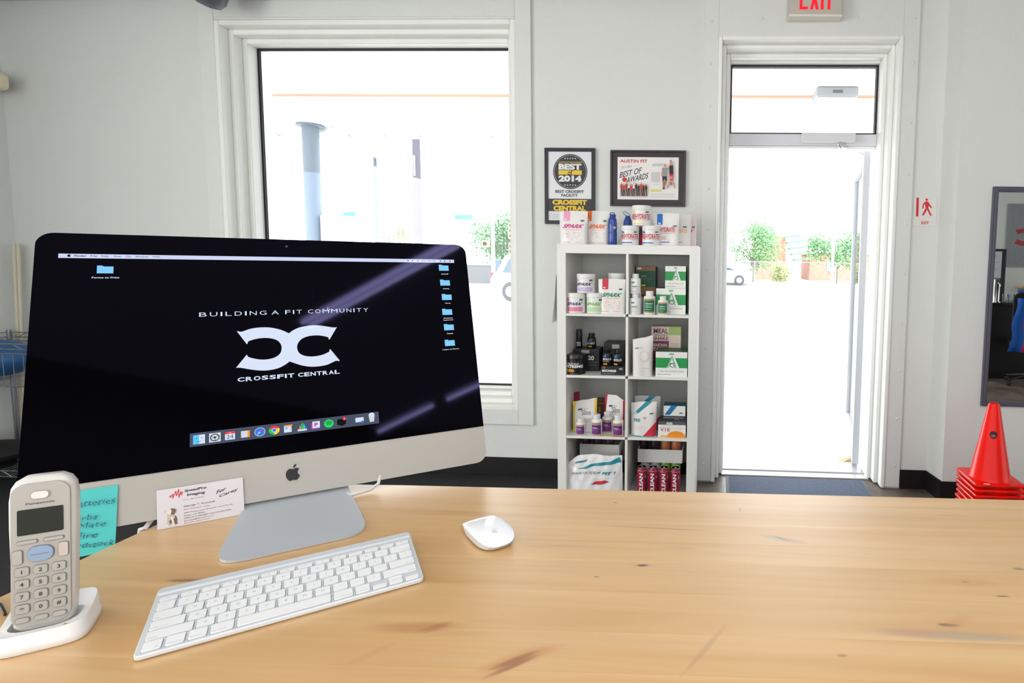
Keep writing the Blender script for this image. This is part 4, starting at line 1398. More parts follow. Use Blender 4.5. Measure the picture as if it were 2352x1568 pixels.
L1 += [inner, [(x, y, .008) for x, y, z in inner]]
vs = [p_ for l in L1 for p_ in l]
fs = [(k * N3 + i, k * N3 + (i + 1) % N3, (k + 1) * N3 + (i + 1) % N3, (k + 1) * N3 + i) for k in range(len(L1) - 1) for i in range(N3)] + [tuple(reversed(range(N3))), tuple(range((len(L1) - 1) * N3, len(L1) * N3))]
b.add(vs, fs, mat('cradle_plastic', (228, 227, 224), .25)); b.build('body', ck, smooth=50)
MB().lathe([(.0012, 0), (.0012, .0004)], K(170, 150, 100), 10, (.020, -.0295, .0215)).build('charge_lamp', ck)
tag(MB().tube([(-.8345, .5970, TZ + .0022), (-.865, .615, TZ + .0022), (-.885, .622, TZ + .0022), (-.893, .626, TZ - .02), (-.894, .63, TZ - .30)], .0016, BLACK, 6).build('charger_wire', smooth=60, origin=(-.85, .606, TZ)), 'thin black wire crossing the left edge of the counter behind the phone cradle', 'cable')

# ================================================================== SHELVING UNIT
KX, KY = -.9113, 3.1183
SHD = .39
su = thing('shelving_unit', 'white open cube shelving unit, two columns by four rows, full of products', 'shelf', (KX + .395, KY + SHD / 2, 0))
sl = Vector(su.location)
def kbx(name, x0, x1, z0, z1, y0=0, y1=SHD):
    b = MB().box(KX + x0, KX + x1, KY + y0, KY + y1, z0, z1, SHELFWHITE)
    o = b.build(name, su, bevel=.0012, bseg=1)
    o.location = -sl
    return o


kbx('side_panel', 0, .05, 0, 1.44); kbx('side_panel', .74, .79, 0, 1.44)
kbx('top_panel', 0, .79, 1.44, 1.49); kbx('bottom_panel', .05, .74, 0, .05)
SZ = [1.0965, .7455, .3945]
zs_ = [0.05] + [z for z in reversed(SZ)] + [1.44]
for i, (z0, z1) in enumerate(zip(zs_[:-1], zs_[1:])):
    kbx('divider', .3875, .4025, z0 + (.0075 if i else 0), z1 - (.0075 if i < 3 else 0), .002, SHD - .002)
for z in SZ:
    kbx('shelf_board', .05, .3875, z - .0075, z + .0075, .002, SHD - .002)
    kbx('shelf_board', .4025, .74, z - .0075, z + .0075, .002, SHD - .002)
ZS = {0: 1.49, 1: SZ[0] + .0075, 2: SZ[1] + .0075, 3: SZ[2] + .0075, 4: .05}

PW = mat('pouch_film', (236, 233, 230), .38)
TUBW = mat('tub_plastic', (236, 235, 233), .35)


def span(u0, u1, vt, y, z, vb=None):
    v = (vt + (vb if vb else vt)) / 2
    a, c = on_y(u0, v, y), on_y(u1, v, y)
    return (a.x + c.x) / 2, c.x - a.x, on_y((u0 + u1) / 2, vt, y).z - z


def tub(label, u0, u1, vt, z, y, items, body=TUBW, lidm=TUBW, group=None, lidf=.22, cat='tub', h=None):
    x, w, hh = span(u0, u1, vt, y, z, vt + 40)
    h = h or hh
    t = thing('supplement_tub', label, cat, (x, y, z), 0.044, group)
    r = w / 2
    hb = h * (1 - lidf)
    MB().lathe([(r * .9, 0), (r * .97, .003), (r * .97, hb - .002), (r * .9, hb + .002)], body, 32).build('jar', t, smooth=40)
    MB().lathe([(r * .96, hb), (r, hb + .001), (r, h - .003), (r * .97, h), (r * .5, h)], lidm, 40, ribs=0).build('lid', t, smooth=40)
    rr = r * .97
    def wp(px, pz, off): 
        a = max(-1.45, min(1.45, px / rr))
        a = asin(max(-.995, min(.995, px / rr)))
        return ((rr + off) * sin(a), -(rr + off) * cos(a), pz)
    if items: MB().flat(items, 2 * rr, hb, wp).build('printed_label', t)
    return t


def bottle(label, u0, u1, vt, z, y, body, capm, items, group=None, name='pill_bottle', shoulder=.72, capw=.62, h=None, nm='cap'):
    x, w, hh = span(u0, u1, vt, y, z, vt + 40)
    h = h or hh
    t = thing(name, label, 'bottle', (x, y, z), .03, group)
    r = w / 2
    MB().lathe([(r * .92, 0), (r, .003), (r, h * shoulder), (r * .93, h * (shoulder + .05)), (r * capw * .95, h * (shoulder + .09)), (r * capw * .95, h * (shoulder + .12))], body, 28).build('body', t, smooth=50)
    MB().lathe([(r * capw, h * (shoulder + .10)), (r * capw * 1.03, h * (shoulder + .11)), (r * capw * 1.03, h - .002), (r * capw * .95, h)], capm, 28, ribs=1).build(nm, t, smooth=30)
    def wp(px, pz, off):
        a = asin(max(-.995, min(.995, px / r)))
        return ((r + off) * sin(a), -(r + off) * cos(a), pz)
    if items: MB().flat(items, 2 * r, h * shoulder, wp, .0004).build('printed_label', t)
    return t


def pouch(label, u0, u1, vt, z, y, items, film=PW, group=None, rz=0, lean=0, deep=.022, sides=None, w=None, h=None, taper=.04, name='stand_up_pouch', tops=None, crum=0):
    x, ww, hh = span(u0, u1, vt, y, z, vt + 60)
    w, h = w or ww, h or hh
    t = thing(name, label, 'pouch', (x, y, z), rz, group)
    t.rotation_euler = (lean, 0, rz)
    NX, NZ = (30, 30) if crum else (14, 16)
    def tz(u):
        if not tops: return 1.0
        f_ = (max(-1, min(1, u)) + 1) / 2 * (len(tops) - 1); i_ = min(int(f_), len(tops) - 2); f_ -= i_
        f_ = f_ * f_ * (3 - 2 * f_)
        return tops[i_] * (1 - f_) + tops[i_ + 1] * f_
    def prof_(v): return max(.0, (1 - v ** 1.6)) ** .8
    def fr(px, pz, sgn=-1):
        v = max(0, min(1, pz / h)); u = max(-1, min(1, px / (w / 2)))
        return sgn * (.0012 + deep * prof_(v) * (max(0, 1 - abs(u) ** 2.6)) ** .5 * (1 - .10 * sin(5 * u + 3 * v)) + crum * (sin(9 * u + 4 * v * 3) * sin(7 * v + 2 * u) + .5 * sin(17 * u - 11 * v)))
    vs, fs = [], []
    for sgn in (-1, 1):
        for j in range(NZ + 1):
            for i in range(NX + 1):
                v = j / NZ; u = -1 + 2 * i / NX
                px = u * w / 2 * (1 - taper * (1 - v)); pz = v * h
                if j == NZ: pz -= .003 * (u * u)
                vs.append((px, fr(px, pz, sgn), pz * (1 - v * v * (1 - tz(u)))))
    n1 = (NX + 1) * (NZ + 1)
    for sgn in (0, 1):
        for j in range(NZ):
            for i in range(NX):
                a = sgn * n1 + j * (NX + 1) + i
                f = (a, a + 1, a + NX + 2, a + NX + 1)
                fs.append(f if sgn == 0 else f[::-1])
    for i in range(NX):
        fs.append((i, n1 + i, n1 + i + 1, i + 1))
        a = NZ * (NX + 1) + i
        fs.append((a, a + 1, n1 + a + 1, n1 + a))
    for j in range(NZ):
        a, c_ = j * (NX + 1), (j + 1) * (NX + 1)
        fs.append((a, c_, n1 + c_, n1 + a))
        a, c_ = a + NX, c_ + NX
        fs.append((a, n1 + a, n1 + c_, c_))
    MB().add(vs, fs, film).build('bag', t, smooth=60)
    def wp(px, pz, off): 
        k = 1 - taper * (1 - max(0, min(1, pz / h)))
        return (px * k, fr(px * k, pz) - off - .0006 - (.0012 if crum else 0), pz * (1 - (pz / h) ** 2 * (1 - tz(px / (w / 2)))))
    if items: MB().flat(items, w, h, wp).build('printed_label', t)
    return t


def carton(label, u0, u1, vt, z, y, items, col, side=None, top=None, depth=.10, rz=0.0, group=None, h=None, cat='box', name='carton'):
    x, w, hh = span(u0, u1, vt, y, z, vt + 30)
    h = h or hh
    t = thing(name, label, cat, (x, y + depth / 2, z), rz, group)
    b = MB()
    sd_, tp = side or col, top or col
    X0, X1, Y0, Y1 = -w / 2, w / 2, -depth / 2, depth / 2
    vs = [(a, c_, d) for d in (0, h) for c_ in (Y0, Y1) for a in (X0, X1)]
    b.add(vs, [(0, 1, 5, 4)], col); b.add(vs, [(4, 5, 7, 6)], tp); b.add(vs, [(0, 4, 6, 2), (1, 3, 7, 5), (2, 6, 7, 3), (0, 2, 3, 1)], sd_)
    b.build('box', t)
    bm = bmesh.new(); o = t.children[0]; bm.from_mesh(o.data); bmesh.ops.remove_doubles(bm, verts=bm.verts, dist=1e-6); bmesh.ops.recalc_face_normals(bm, faces=bm.faces); bm.to_mesh(o.data); bm.free()
    if items: MB().flat(items, w, h, lambda px, pz, off: (px, Y0 - off, pz)).build('printed_label', t)
    return t


MAG, ORG, GRN, PUR, RED, BLU = K(214, 60, 140), K(240, 110, 40), K(20, 140, 90), K(60, 50, 120), K(206, 44, 64), K(30, 110, 200)
PINKL, ORL, TAGG = K(240, 180, 190), K(244, 190, 165), K(80, 110, 100)


def speckle(u0, v0, u1, v1, m, n, seed):
    r = random.Random(seed)
    out = []
    for k in range(n):
        a, c_ = r.uniform(u0, u1), r.uniform(v0, v1)
        s_ = r.uniform(.015, .04)
        out.append(('p', [(a, c_), (a + s_, c_ + s_ * .2), (a + s_ * 1.1, c_ + s_ * .7), (a + s_ * .2, c_ + s_ * .6)], m))
    return out


def spark_bag(word_m, tag_m, art_m, tu=.16, seed=0, txt='SPARK'):
    return [('r', tu, .70, tu + .22, .995, tag_m), ('r', tu + .03, .73, tu + .12, .76, WHITE), ('t', txt, .16, .48, .88, .60, word_m, .03, .15), ('r', .22, .43, .80, .445, art_m), ('p', [(0.770, 0.680), (0.881, 0.680), (0.900, 0.698), (0.900, 0.730), (0.796, 0.730), (0.770, 0.710)], TAGG)] + \
        speckle(.2, .12, .82, .36, art_m, 34, seed) + [('r', .14, .06, .42, .075, art_m), ('r', .6, .06, .84, .075, art_m)]


GP = 'pouches standing on top of the shelving unit'
pouch('white pouch with pink tag and magenta word, leftmost on top of the shelving unit', 1285.5, 1350, 484, ZS[0], 3.19, spark_bag(MAG, K(240, 160, 200), PINKL, .16, 1), group=GP, deep=.026)
pouch('white pouch with orange tag, second from left on top of the shelving unit', 1347, 1399, 484, ZS[0], 3.24, spark_bag(ORG, ORG, ORL, .03, 2), group=GP, deep=.024)
pouch('white pouch with a blue tag and red word on top of the shelving unit', 1500, 1560, 489, ZS[0], 3.215, [('r', .16, .64, .37, .97, BLU), ('r', .2, .66, .30, .70, WHITE), ('t', 'HYDRATE', .27, .42, .85, .56, RED, .02), ('r', .3, .38, .85, .388, RED), ('r', .3, .10, .66, .125, BLU), ('p', [(0.770, 0.580), (0.897, 0.580), (0.920, 0.594), (0.920, 0.620), (0.800, 0.620), (0.770, 0.604)], TAGG), ('r', .3, .26, .52, .27, RED), ('r', .3, .2, .52, .21, RED)], group=GP, deep=.024)
pouch('white pouch with a pale orange word, behind the blue-tagged pouch', 1540, 1587.5, 492, ZS[0], 3.30, [('t', 'HYDRATE', .15, .42, .82, .54, K(244, 170, 100), .02), ('r', .3, .12, .6, .14, ORG), ('p', [(0.600, 0.580), (0.770, 0.580), (0.800, 0.597), (0.800, 0.630), (0.640, 0.630), (0.600, 0.610)], TAGG)], group=GP, deep=.02)
pouch('pale pink pouch, rightmost and partly hidden on top of the shelving unit', 1560, 1600, 497, ZS[0], 3.37, [('t', 'SPARK', .1, .48, .85, .58, MAG, .03, .15), ('p', [(0.740, 0.620), (0.876, 0.620), (0.900, 0.641), (0.900, 0.680), (0.772, 0.680), (0.740, 0.656)], TAGG)], film=K(240, 222, 224, .4), group=GP, deep=.016)
BLB = mat('blue_bottle_plastic', (38, 70, 150), .25, coat=.4)
def shaker(label, u0, u1, vt, y, loop):
    x, w, h = span(u0, u1, vt, y, ZS[0], vt + 40)
    if loop: h = .175
    t = thing('water_bottle', label, 'bottle', (x, y, ZS[0]), 0, 'blue drink bottles')
    r = w / 2
    MB().lathe([(r * .9, 0), (r, .006), (r, h * .42), (r * .94, h * .46), (r, h * .50), (r, h * .74), (r * .93, h * .78)], BLB, 24).build('body', t, smooth=50)
    MB().lathe([(r * .95, h * .78), (r * .95, h * .82), (r * .7, h * .90), (r * .55, h * .96), (r * .5, h)], BLB, 24).build('lid', t, smooth=50)
    q = MB()
    if loop:
        q.tube([(0, 0, h * .98), (-r * .8, 0, h * 1.05), (-r * 1.1, 0, h * 1.12), (-r * .5, 0, h * 1.14), (r * .5, 0, h * 1.03), (0, 0, h * .96)], .003, K(130, 150, 180, .3), 8)
        q.build('loop', t, smooth=60)
    else:
        q.tube([(-r * .55, 0, h * .93), (-r * .5, 0, h * 1.04), (r * .3, 0, h * 1.05), (r * .75, 0, h * .93)], .003, BLB, 8)
        q.build('handle', t, smooth=60)
    MB().lathe([(.008, 0), (.008, .001)], K(190, 198, 210, .3), 14).build('emblem', t).matrix_local = Matrix.Translation((r * .6, -r * .82, h * .56)) @ Matrix.Rotation(.6, 4, 'Z') @ Matrix.Rotation(pi / 2, 4, 'X')
    return t


shaker('blue drink bottle right of the orange-tagged pouch on the shelving unit', 1396.5, 1417, 492, 3.20, False)
shaker('blue drink bottle with a loop lid, behind the two lower red-lettered tubs', 1431.5, 1452.5, 488, 3.32, True)
carton('dark plum packet glimpsed between the two lower red-lettered tubs', 1462, 1479, 521, ZS[0], 3.27, [('r', .45, 0, 1, .55, RED)], K(104, 50, 74), depth=.05)
GT_ = 'white tubs with red lettering'
def rehy(w='REHYDRATE', a=.04, c_=.96, c2=BLU): return [('t', w, a, .42, c_, .74, RED, .02), ('r', a, .36, c_, .375, RED), ('r', .02, .12, .66, .19, c2), ('p', [(.05, .80), (.14, .78), (.22, .84), (.12, .93), (.05, .9)], c2), ('p', [(0.740, 0.820), (0.876, 0.820), (0.900, 0.851), (0.900, 0.910), (0.772, 0.910), (0.740, 0.874)], TAGG)]
T1 = tub('white tub with red lettering, lower left of the stack of three on the shelving unit', 1427.5, 1468, 519, ZS[0], 3.175, rehy(), group=GT_)
T2 = tub('white tub with red lettering, lower right of the stack of three on the shelving unit', 1475, 1516.5, 519, ZS[0], 3.175, rehy(), group=GT_)
hz_ = T1.children[1].bound_box
zt_ = ZS[0] + max(p_[2] for p_ in T1.children[1].bound_box) 
tub('white tub with red lettering, topmost of the stack of three on the shelving unit', 1452, 1495.5, 473, zt_, 3.178, rehy(c2=K(240, 220, 120)), group=GT_)

# row 1, left
def sparkt(m, art, seed, w='SPARK'): return [('t', w, .06, .50, .88, .70, m, .03, .15), ('r', .05, .78, .16, .92, art), ('p', [(0.740, 0.800), (0.876, 0.800), (0.900, 0.842), (0.900, 0.920), (0.772, 0.920), (0.740, 0.872)], TAGG), ('r', .08, .12, .90, .40, art)] + speckle(.1, .12, .85, .4, WHITE, 14, seed)
GS = 'white tubs in the top left compartment'
a_ = tub('white tub, violet word over pink band, bottom left of the top left compartment', 1303.6, 1345, 672, ZS[1], 3.175, sparkt(PUR, K(240, 130, 160), 1), group=GS)
tub('white tub with a green word, bottom middle of the top left compartment', 1347.5, 1389, 672, ZS[1], 3.175, sparkt(K(120, 190, 70), K(190, 226, 170), 2), group=GS)
za = ZS[1] + max(p_[2] for p_ in a_.children[1].bound_box)
tub('white tub, violet word over lilac band, stacked topmost in the top left compartment', 1325.5, 1367.5, 628.5, za, 3.177, sparkt(PUR, K(200, 190, 220), 3), group=GS)
c1 = tub('plain white tub behind the red-tagged pouch, lower of two', 1394, 1436, 674, ZS[1], 3.30, [], group=GS)
zb_ = ZS[1] + max(p_[2] for p_ in c1.children[1].bound_box)
tub('white tub whose lid shows above the red-tagged pouch in the top left compartment', 1396.5, 1435, 627, zb_, 3.30, [], group=GS, lidf=.3)
pouch('white pouch with a red tag and green word in the top left compartment', 1375, 1436.5, 640, ZS[1], 3.165, spark_bag(GRN, RED, K(240, 150, 140), .15, 5), deep=.026, rz=.03)
# row 1, right
def omg(): return [('p', [(0.180, 0.720), (0.418, 0.720), (0.460, 0.769), (0.460, 0.860), (0.236, 0.860), (0.180, 0.804)], K(120, 150, 140)), ('t', 'OMEGA', .2, .46, .74, .56, GRN, .02), ('r', .2, .36, .78, .37, GREY), ('r', .2, .16, .7, .18, GREY)]
GB_ = 'white bottles in the top right compartment'
b1 = bottle('white pill bottle, lower front one at the left of the top right compartment', 1446.5, 1472, 674, ZS[1], 3.165, WHITE, WHITE, omg(), GB_)
zb1 = ZS[1] + .116
b1h = max((c.matrix_local @ Vector(p_)).z for c in b1.children for p_ in c.bound_box) + ZS[1]
bottle('white pill bottle, stacked on the lower bottle in the top right compartment', 1448, 1472, 628.5, b1h, 3.167, WHITE, WHITE, omg(), GB_)
bottle('white pill bottle half hidden behind the stack of two in the top right compartment', 1456, 1477, 671, ZS[1], 3.235, WHITE, WHITE, [('r', .2, .3, .8, .5, K(190, 200, 190))], GB_)
BRN = K(150, 112, 78)
cb1 = carton('brown carton under the dark green carton in the top right compartment', 1458, 1505, 659, ZS[1], 3.33, [('r', 0, .12, 1, .70, K(92, 70, 56))], BRN, top=K(112, 84, 60), depth=.12)
cb1h = ZS[1] + max(p_[2] for p_ in cb1.children[0].bound_box)
carton('dark green carton with a brown top band, at the back of the top right compartment', 1461, 1505.5, 612, cb1h + .0003, 3.33, [('r', 0, .80, 1, 1, K(170, 120, 72)), ('p', [(0.060, 0.860), (0.247, 0.860), (0.280, 0.895), (0.280, 0.960), (0.104, 0.960), (0.060, 0.920)], WHITE), ('r', .25, .50, .55, .56, K(130, 160, 80)), ('r', .25, .40, .80, .43, K(90, 130, 90)), ('r', .25, .32, .70, .34, K(90, 130, 90)), ('r', .28, .04, .50, .12, K(220, 210, 40))], K(22, 84, 58), side=K(20, 52, 44), depth=.12)
GGB = K(22, 112, 76)
for lab, u0, u1, vt in (('green-labelled white bottle with gold bands, in front of the cartons in the top right compartment', 1478.5, 1505.5, 668), ('smallest green-labelled bottle, in front of the white and green cartons', 1511, 1534, 680)):
    bottle(lab, u0, u1, vt, ZS[1], 3.165 if vt == 668 else 3.150, WHITE, WHITE, [('r', 0, .10, 1, .95, K(186, 150, 104)), ('r', 0, .18, 1, .84, GGB), ('r', .2, .62, .8, .67, K(190, 220, 205)), ('r', .2, .50, .74, .54, K(150, 200, 175)), ('r', .2, .42, .8, .45, K(150, 200, 175)), ('r', .2, .30, .7, .32, K(170, 210, 190))], 'green labelled bottles')
def agbox(): return [('r', 0, .36, 1, .76, K(34, 150, 76)), ('p', [(.33, .30), (.50, .80), (.60, .80), (.77, .30)], WHITE), ('t', 'A', .36, .36, .68, .84, K(150, 186, 160)), ('p', [(.42, .40), (.47, .46), (.62, .46), (.67, .40)], WHITE), ('t', 'G', .44, .38, .62, .56, K(34, 130, 76)), ('p', [(0.420, 0.880), (0.556, 0.880), (0.580, 0.904), (0.580, 0.950), (0.452, 0.950), (0.420, 0.922)], K(130, 190, 150)), ('t', 'MEAL REPLACEMENT SHAKE', .14, .20, .90, .24, GREY), ('r', .05, .08, .5, .10, GREY)]
AG = K(238, 238, 234, .4)
ag1 = carton('white and green letter A carton, lower of two in the top right compartment', 1507, 1575, 662.5, ZS[1], 3.19, agbox(), AG, side=K(24, 60, 50), top=K(40, 90, 66), depth=.14, group='white and green letter cartons')
agh = ZS[1] + max(p_[2] for p_ in ag1.children[0].bound_box)
carton('white and green letter A carton, upper of two in the top right compartment', 1528, 1575.5, 611, agh + .0003, 3.20, agbox(), AG, side=K(24, 60, 50), top=K(40, 90, 66), depth=.13, group='white and green letter cartons')
# row 2, left
BK = mat('black_plastic', (22, 23, 27), .3)
OR2 = K(240, 160, 30)
bx = carton('black carton with white figures under the two upright black containers', 1318, 1376, 801, ZS[2], 3.25, [('t', '20', .56, .50, .80, .70, WHITE, .03), ('r', .55, .40, .95, .41, GREY), ('r', .30, .80, .62, .95, K(170, 166, 150)), ('r', .56, .28, .9, .29, GREY)], K(26, 27, 32), depth=.12)
bxh = ZS[2] + max(p_[2] for p_ in bx.children[0].bound_box)
bottle('tall slim black tube standing on the black carton', 1323.5, 1337.5, 756, bxh, 3.29, BK, K(40, 60, 90), [('t', 'PRO', .2, .3, .8, .42, WHITE, .03), ('t', '20', .2, .16, .8, .26, WHITE, .03)], name='slim_tube', shoulder=.80, capw=.95, nm='cap')
bottle('black pill bottle with orange figures standing on the black carton', 1349, 1369, 765, bxh, 3.30, BK, BK, [('t', 'N.O. BOLT', .08, .42, .92, .62, WHITE, .03), ('t', '60', .2, .12, .6, .3, OR2, .04), ('r', .2, .74, .5, .86, BLU)], 'black and orange supplement bottles', shoulder=.66, capw=.7)
tub('large black tub with orange figures, front left of the second row', 1301.5, 1345, 812, ZS[2], 3.175, [('t', 'ARGININE', .06, .66, .74, .78, K(200, 200, 200), .02), ('t', 'XTREME', .06, .46, .92, .64, WHITE, .04), ('t', '300', .06, .18, .50, .38, OR2, .04), ('r', .3, .06, .7, .08, GREY)], body=BK, lidm=BK)
bp1 = carton('flat black carton with white lettering under the pair of black bottles', 1380.5, 1434, 841, ZS[2], 3.15, [('t', 'BIOCHARGE', .05, .34, .65, .62, WHITE, .05), ('t', '20', .06, .74, .18, .9, OR2, .02), ('r', .06, .14, .6, .18, GREY), ('r', .78, .62, .92, .82, K(160, 170, 190))], K(30, 29, 33), depth=.11)
bph = ZS[2] + max(p_[2] for p_ in bp1.children[0].bound_box)
GBK = 'black and orange supplement bottles'
bottle('black pill bottle, left of the pair on the flat black carton', 1384.5, 1406.5, 799.5, bph, 3.185, BK, BK, [('t', 'MUSCLE', .08, .50, .92, .66, WHITE, .03), ('t', 'FUEL', .08, .34, .8, .46, GREY, .03), ('t', '60', .1, .08, .55, .24, OR2, .04), ('r', .1, .74, .4, .9, BLU)], GBK, shoulder=.68, capw=.68)
bottle('black pill bottle, right of the pair on the flat black carton', 1409, 1431.5, 801, bph, 3.185, BK, BK, [('t', 'GOLD', .08, .44, .88, .64, WHITE, .03), ('t', '90', .1, .08, .5, .24, OR2, .04), ('r', .1, .74, .4, .9, BLU)], GBK, shoulder=.68, capw=.68)
carton('upright black carton with a pale sticker behind the pair of black bottles', 1387, 1434, 787, ZS[2], 3.33, [('r', .40, .78, .76, .94, K(170, 168, 156)), ('r', .04, .62, .3, .76, K(60, 90, 140)), ('r', .4, .55, .9, .58, GREY)], K(30, 31, 36), depth=.12)
# row 2, right
mrb = carton('maroon carton under the cream shake carton in the second row', 1490, 1536, 804, ZS[2], 3.33, [('r', 0, .5, 1, .52, K(180, 120, 120))], K(110, 36, 54), depth=.12)
mrh = ZS[2] + max(p_[2] for p_ in mrb.children[0].bound_box)
carton('cream and plum shake carton at the back of the second row', 1496, 1563.5, 750, mrh + .0003, 3.31, [('r', .60, .66, 1, 1, K(170, 200, 120)), ('t', 'MEAL', .08, .72, .58, .92, K(120, 60, 80), .02), ('t', 'REPLACEMENT', .10, .60, .58, .69, K(120, 60, 80)), ('t', 'SHAKE', .06, .44, .58, .58, K(120, 60, 80), .02), ('r', .0, .34, .60, .41, K(120, 50, 130)), ('r', 0, .02, .60, .34, K(130, 50, 60)), ('t', 'SEASONAL', .05, .18, .56, .30, K(240, 220, 210), .02), ('t', 'SELECTION', .05, .06, .56, .15, K(240, 220, 210), .01), ('r', .66, .3, .95, .31, BRN), ('r', .66, .2, .95, .21, BRN)], K(238, 222, 206), depth=.11)
carton('white and green carton with a large letter A in the second row', 1506, 1578.5, 808, ZS[2], 3.14, agbox(), AG, side=K(24, 60, 50), top=K(30, 86, 56), depth=.16, group='white and green letter cartons')
pouch('plain white pouch with a faint round emblem, leaning in the second row', 1453.5, 1500, 768, ZS[2], 3.16, [('p', [(0.100, 0.700), (0.270, 0.700), (0.300, 0.714), (0.300, 0.740), (0.140, 0.740), (0.100, 0.724)], K(150, 146, 130)), ('t', '3.3', .36, .70, .5, .74, GREY), ('p', [(.55 + .24 * cos(a * pi / 10), .5 + .15 * sin(a * pi / 10)) for a in range(20)], K(226, 218, 208)), ('p', [(.55 + .17 * cos(a * pi / 10), .5 + .105 * sin(a * pi / 10)) for a in range(20)], K(238, 236, 232)), ('r', .45, .2, .85, .205, K(190, 150, 170))], rz=.18, deep=.028, tops=[.9, .93, 1], lean=.04)
# row 3, left
rp = pouch('dark red pouch turned sideways at the far left of the third row', 1303, 1331, 896, ZS[3], 3.30, [('r', .1, .15, .9, .55, K(70, 40, 90)), ('r', .1, .1, .9, .14, ORG)], film=K(150, 40, 56, .4), rz=-.5, deep=.016, w=.10, tops=[.86, 1])
def slim(cm): return [('p', [(0, 1), (.14, 1), (.06, .5), (.10, 0), (0, 0)], cm), ('p', [(1, 1), (.90, .96), (.93, .5), (.9, 0), (1, 0)], cm), ('t', 'Slim', .38, .50, .76, .66, K(110, 112, 120)), ('p', [(0.220, 0.660), (0.373, 0.660), (0.400, 0.677), (0.400, 0.710), (0.256, 0.710), (0.220, 0.690)], PUR), ('t', '3.3', .46, .67, .62, .72, GREY), ('r', .36, .36, .72, .37, GREY), ('r', .36, .30, .72, .31, GREY)]
pouch('white and yellow pouch leaning in the third row', 1316, 1370.5, 913, ZS[3], 3.215, slim(K(238, 206, 40)), deep=.022, rz=.08, lean=-.06, tops=[.88, .93, 1])
pouch('white and crimson pouch in the third row left compartment', 1389, 1436, 905, ZS[3], 3.27, slim(K(180, 30, 60)), deep=.020, rz=-.05, tops=[1, .98, .84])
carton('brown and violet carton between the two slim pouches in the third row', 1366, 1388, 921, ZS[3], 3.34, [('r', 0, .0, 1, .5, K(90, 40, 110)), ('t', '3', .3, .55, .6, .75, K(210, 170, 120)), ('r', 0, .9, 1, .92, K(200, 140, 90))], K(112, 74, 54), depth=.1)
PL, GD = K(110, 40, 130), K(186, 150, 120)
def pl_(): return [('r', 0, .0, 1, .94, GD), ('r', 0, .10, 1, .76, PL), ('r', .18, .54, .62, .58, WHITE), ('r', .18, .46, .8, .49, K(190, 150, 200)), ('r', .18, .36, .7, .37, GD), ('r', .18, .26, .8, .27, GD)]
GPL = 'white capped bottles with violet labels'
for lab, u0, u1, vt, y in (('violet-labelled bottle, leftmost and smallest of the four in the third row', 1323.5, 1344.5, 960, 3.165), ('violet-labelled bottle standing second from left in the third row', 1359, 1383, 951, 3.165), ('violet-labelled bottle standing behind the other three in the third row', 1383.5, 1406.5, 945.5, 3.23), ('violet-labelled bottle, rightmost of the four in the third row', 1407.5, 1432, 952.5, 3.165)):
    bottle(lab, u0, u1, vt, ZS[3] + (.013 if 0 else 0), y, WHITE, WHITE, pl_(), GPL, shoulder=.68, capw=.66)
sp_ = carton('flat brown stick packet lying in front of the violet-labelled bottles', 1378, 1432, 997.5, ZS[3], 3.122, [('r', .0, .2, .05, .8, ORG), ('r', .15, .3, .9, .5, K(230, 220, 210)), ('r', .55, .2, .98, .8, K(150, 100, 60))], K(206, 176, 140), depth=.022, h=.007)
# row 3, right
TEAL = K(16, 140, 160)
def prebag(): return [('p', [(.06, .62), (.28, .66), (.84, 1), (.58, 1)], TEAL), ('p', [(.10, .63), (.26, .66), (.22, .72), (.12, .69)], K(170, 220, 226)), ('t', 'PRE', .12, .42, .38, .51, TEAL, .02), ('t', 'SO', .50, .50, .62, .56, K(70, 70, 80)), ('p', [(0.740, 0.640), (0.876, 0.640), (0.900, 0.654), (0.900, 0.680), (0.772, 0.680), (0.740, 0.664)], TAGG), ('p', [(.50, .02), (1, .02), (1, .42)], RED), ('p', [(.40, .02), (.50, .02), (.66, .14), (.60, .14)], K(240, 232, 226)), ('r', .05, .0, .95, .03, TEAL), ('r', .15, .28, .6, .29, K(240, 190, 180)), ('r', .15, .22, .5, .23, K(240, 190, 180))]
pouch('white pouch with teal ribbon and red corner, in front in the third row', 1449.5, 1508.5, 920, ZS[3], 3.17, prebag(), deep=.026, rz=-.04, tops=[.95, .98, 1])
pouch('white pouch with teal ribbon, behind the one with the red corner', 1458, 1517, 908, ZS[3], 3.29, prebag(), film=K(214, 216, 214, .4), deep=.022)
v1 = carton('white carton with orange fruit picture and pink lettering in the third row', 1511.5, 1575, 979 - 10, ZS[3], 3.145, [('r', 0, .82, 1, 1, K(90, 90, 96)), ('r', .30, .78, .52, .98, K(200, 204, 200)), ('t', 'V16', .08, .38, .42, .64, K(196, 60, 100)), ('p', [(.66 + .34 * cos(a * pi / 12), .0 + .42 * sin(a * pi / 12)) for a in range(13)], K(240, 150, 40)), ('r', .08, .02, .36, .12, K(240, 170, 60)), ('r', .5, .6, .9, .61, K(210, 150, 160))], AG, side=K(120, 120, 124), top=K(76, 76, 82), depth=.13)
v1h = ZS[3] + max(p_[2] for p_ in v1.children[0].bound_box)
bk3 = carton('low black carton between the fruit carton and the small teal-striped carton', 1521, 1576, 956, v1h + .0003, 3.19, [('t', 'MACRO-NUTRITION', .06, .5, .9, .72, K(200, 200, 204), .03), ('r', .5, .15, .7, .3, GREY)], K(48, 48, 54), depth=.11)
bk3h = v1h + max(p_[2] for p_ in bk3.children[0].bound_box)
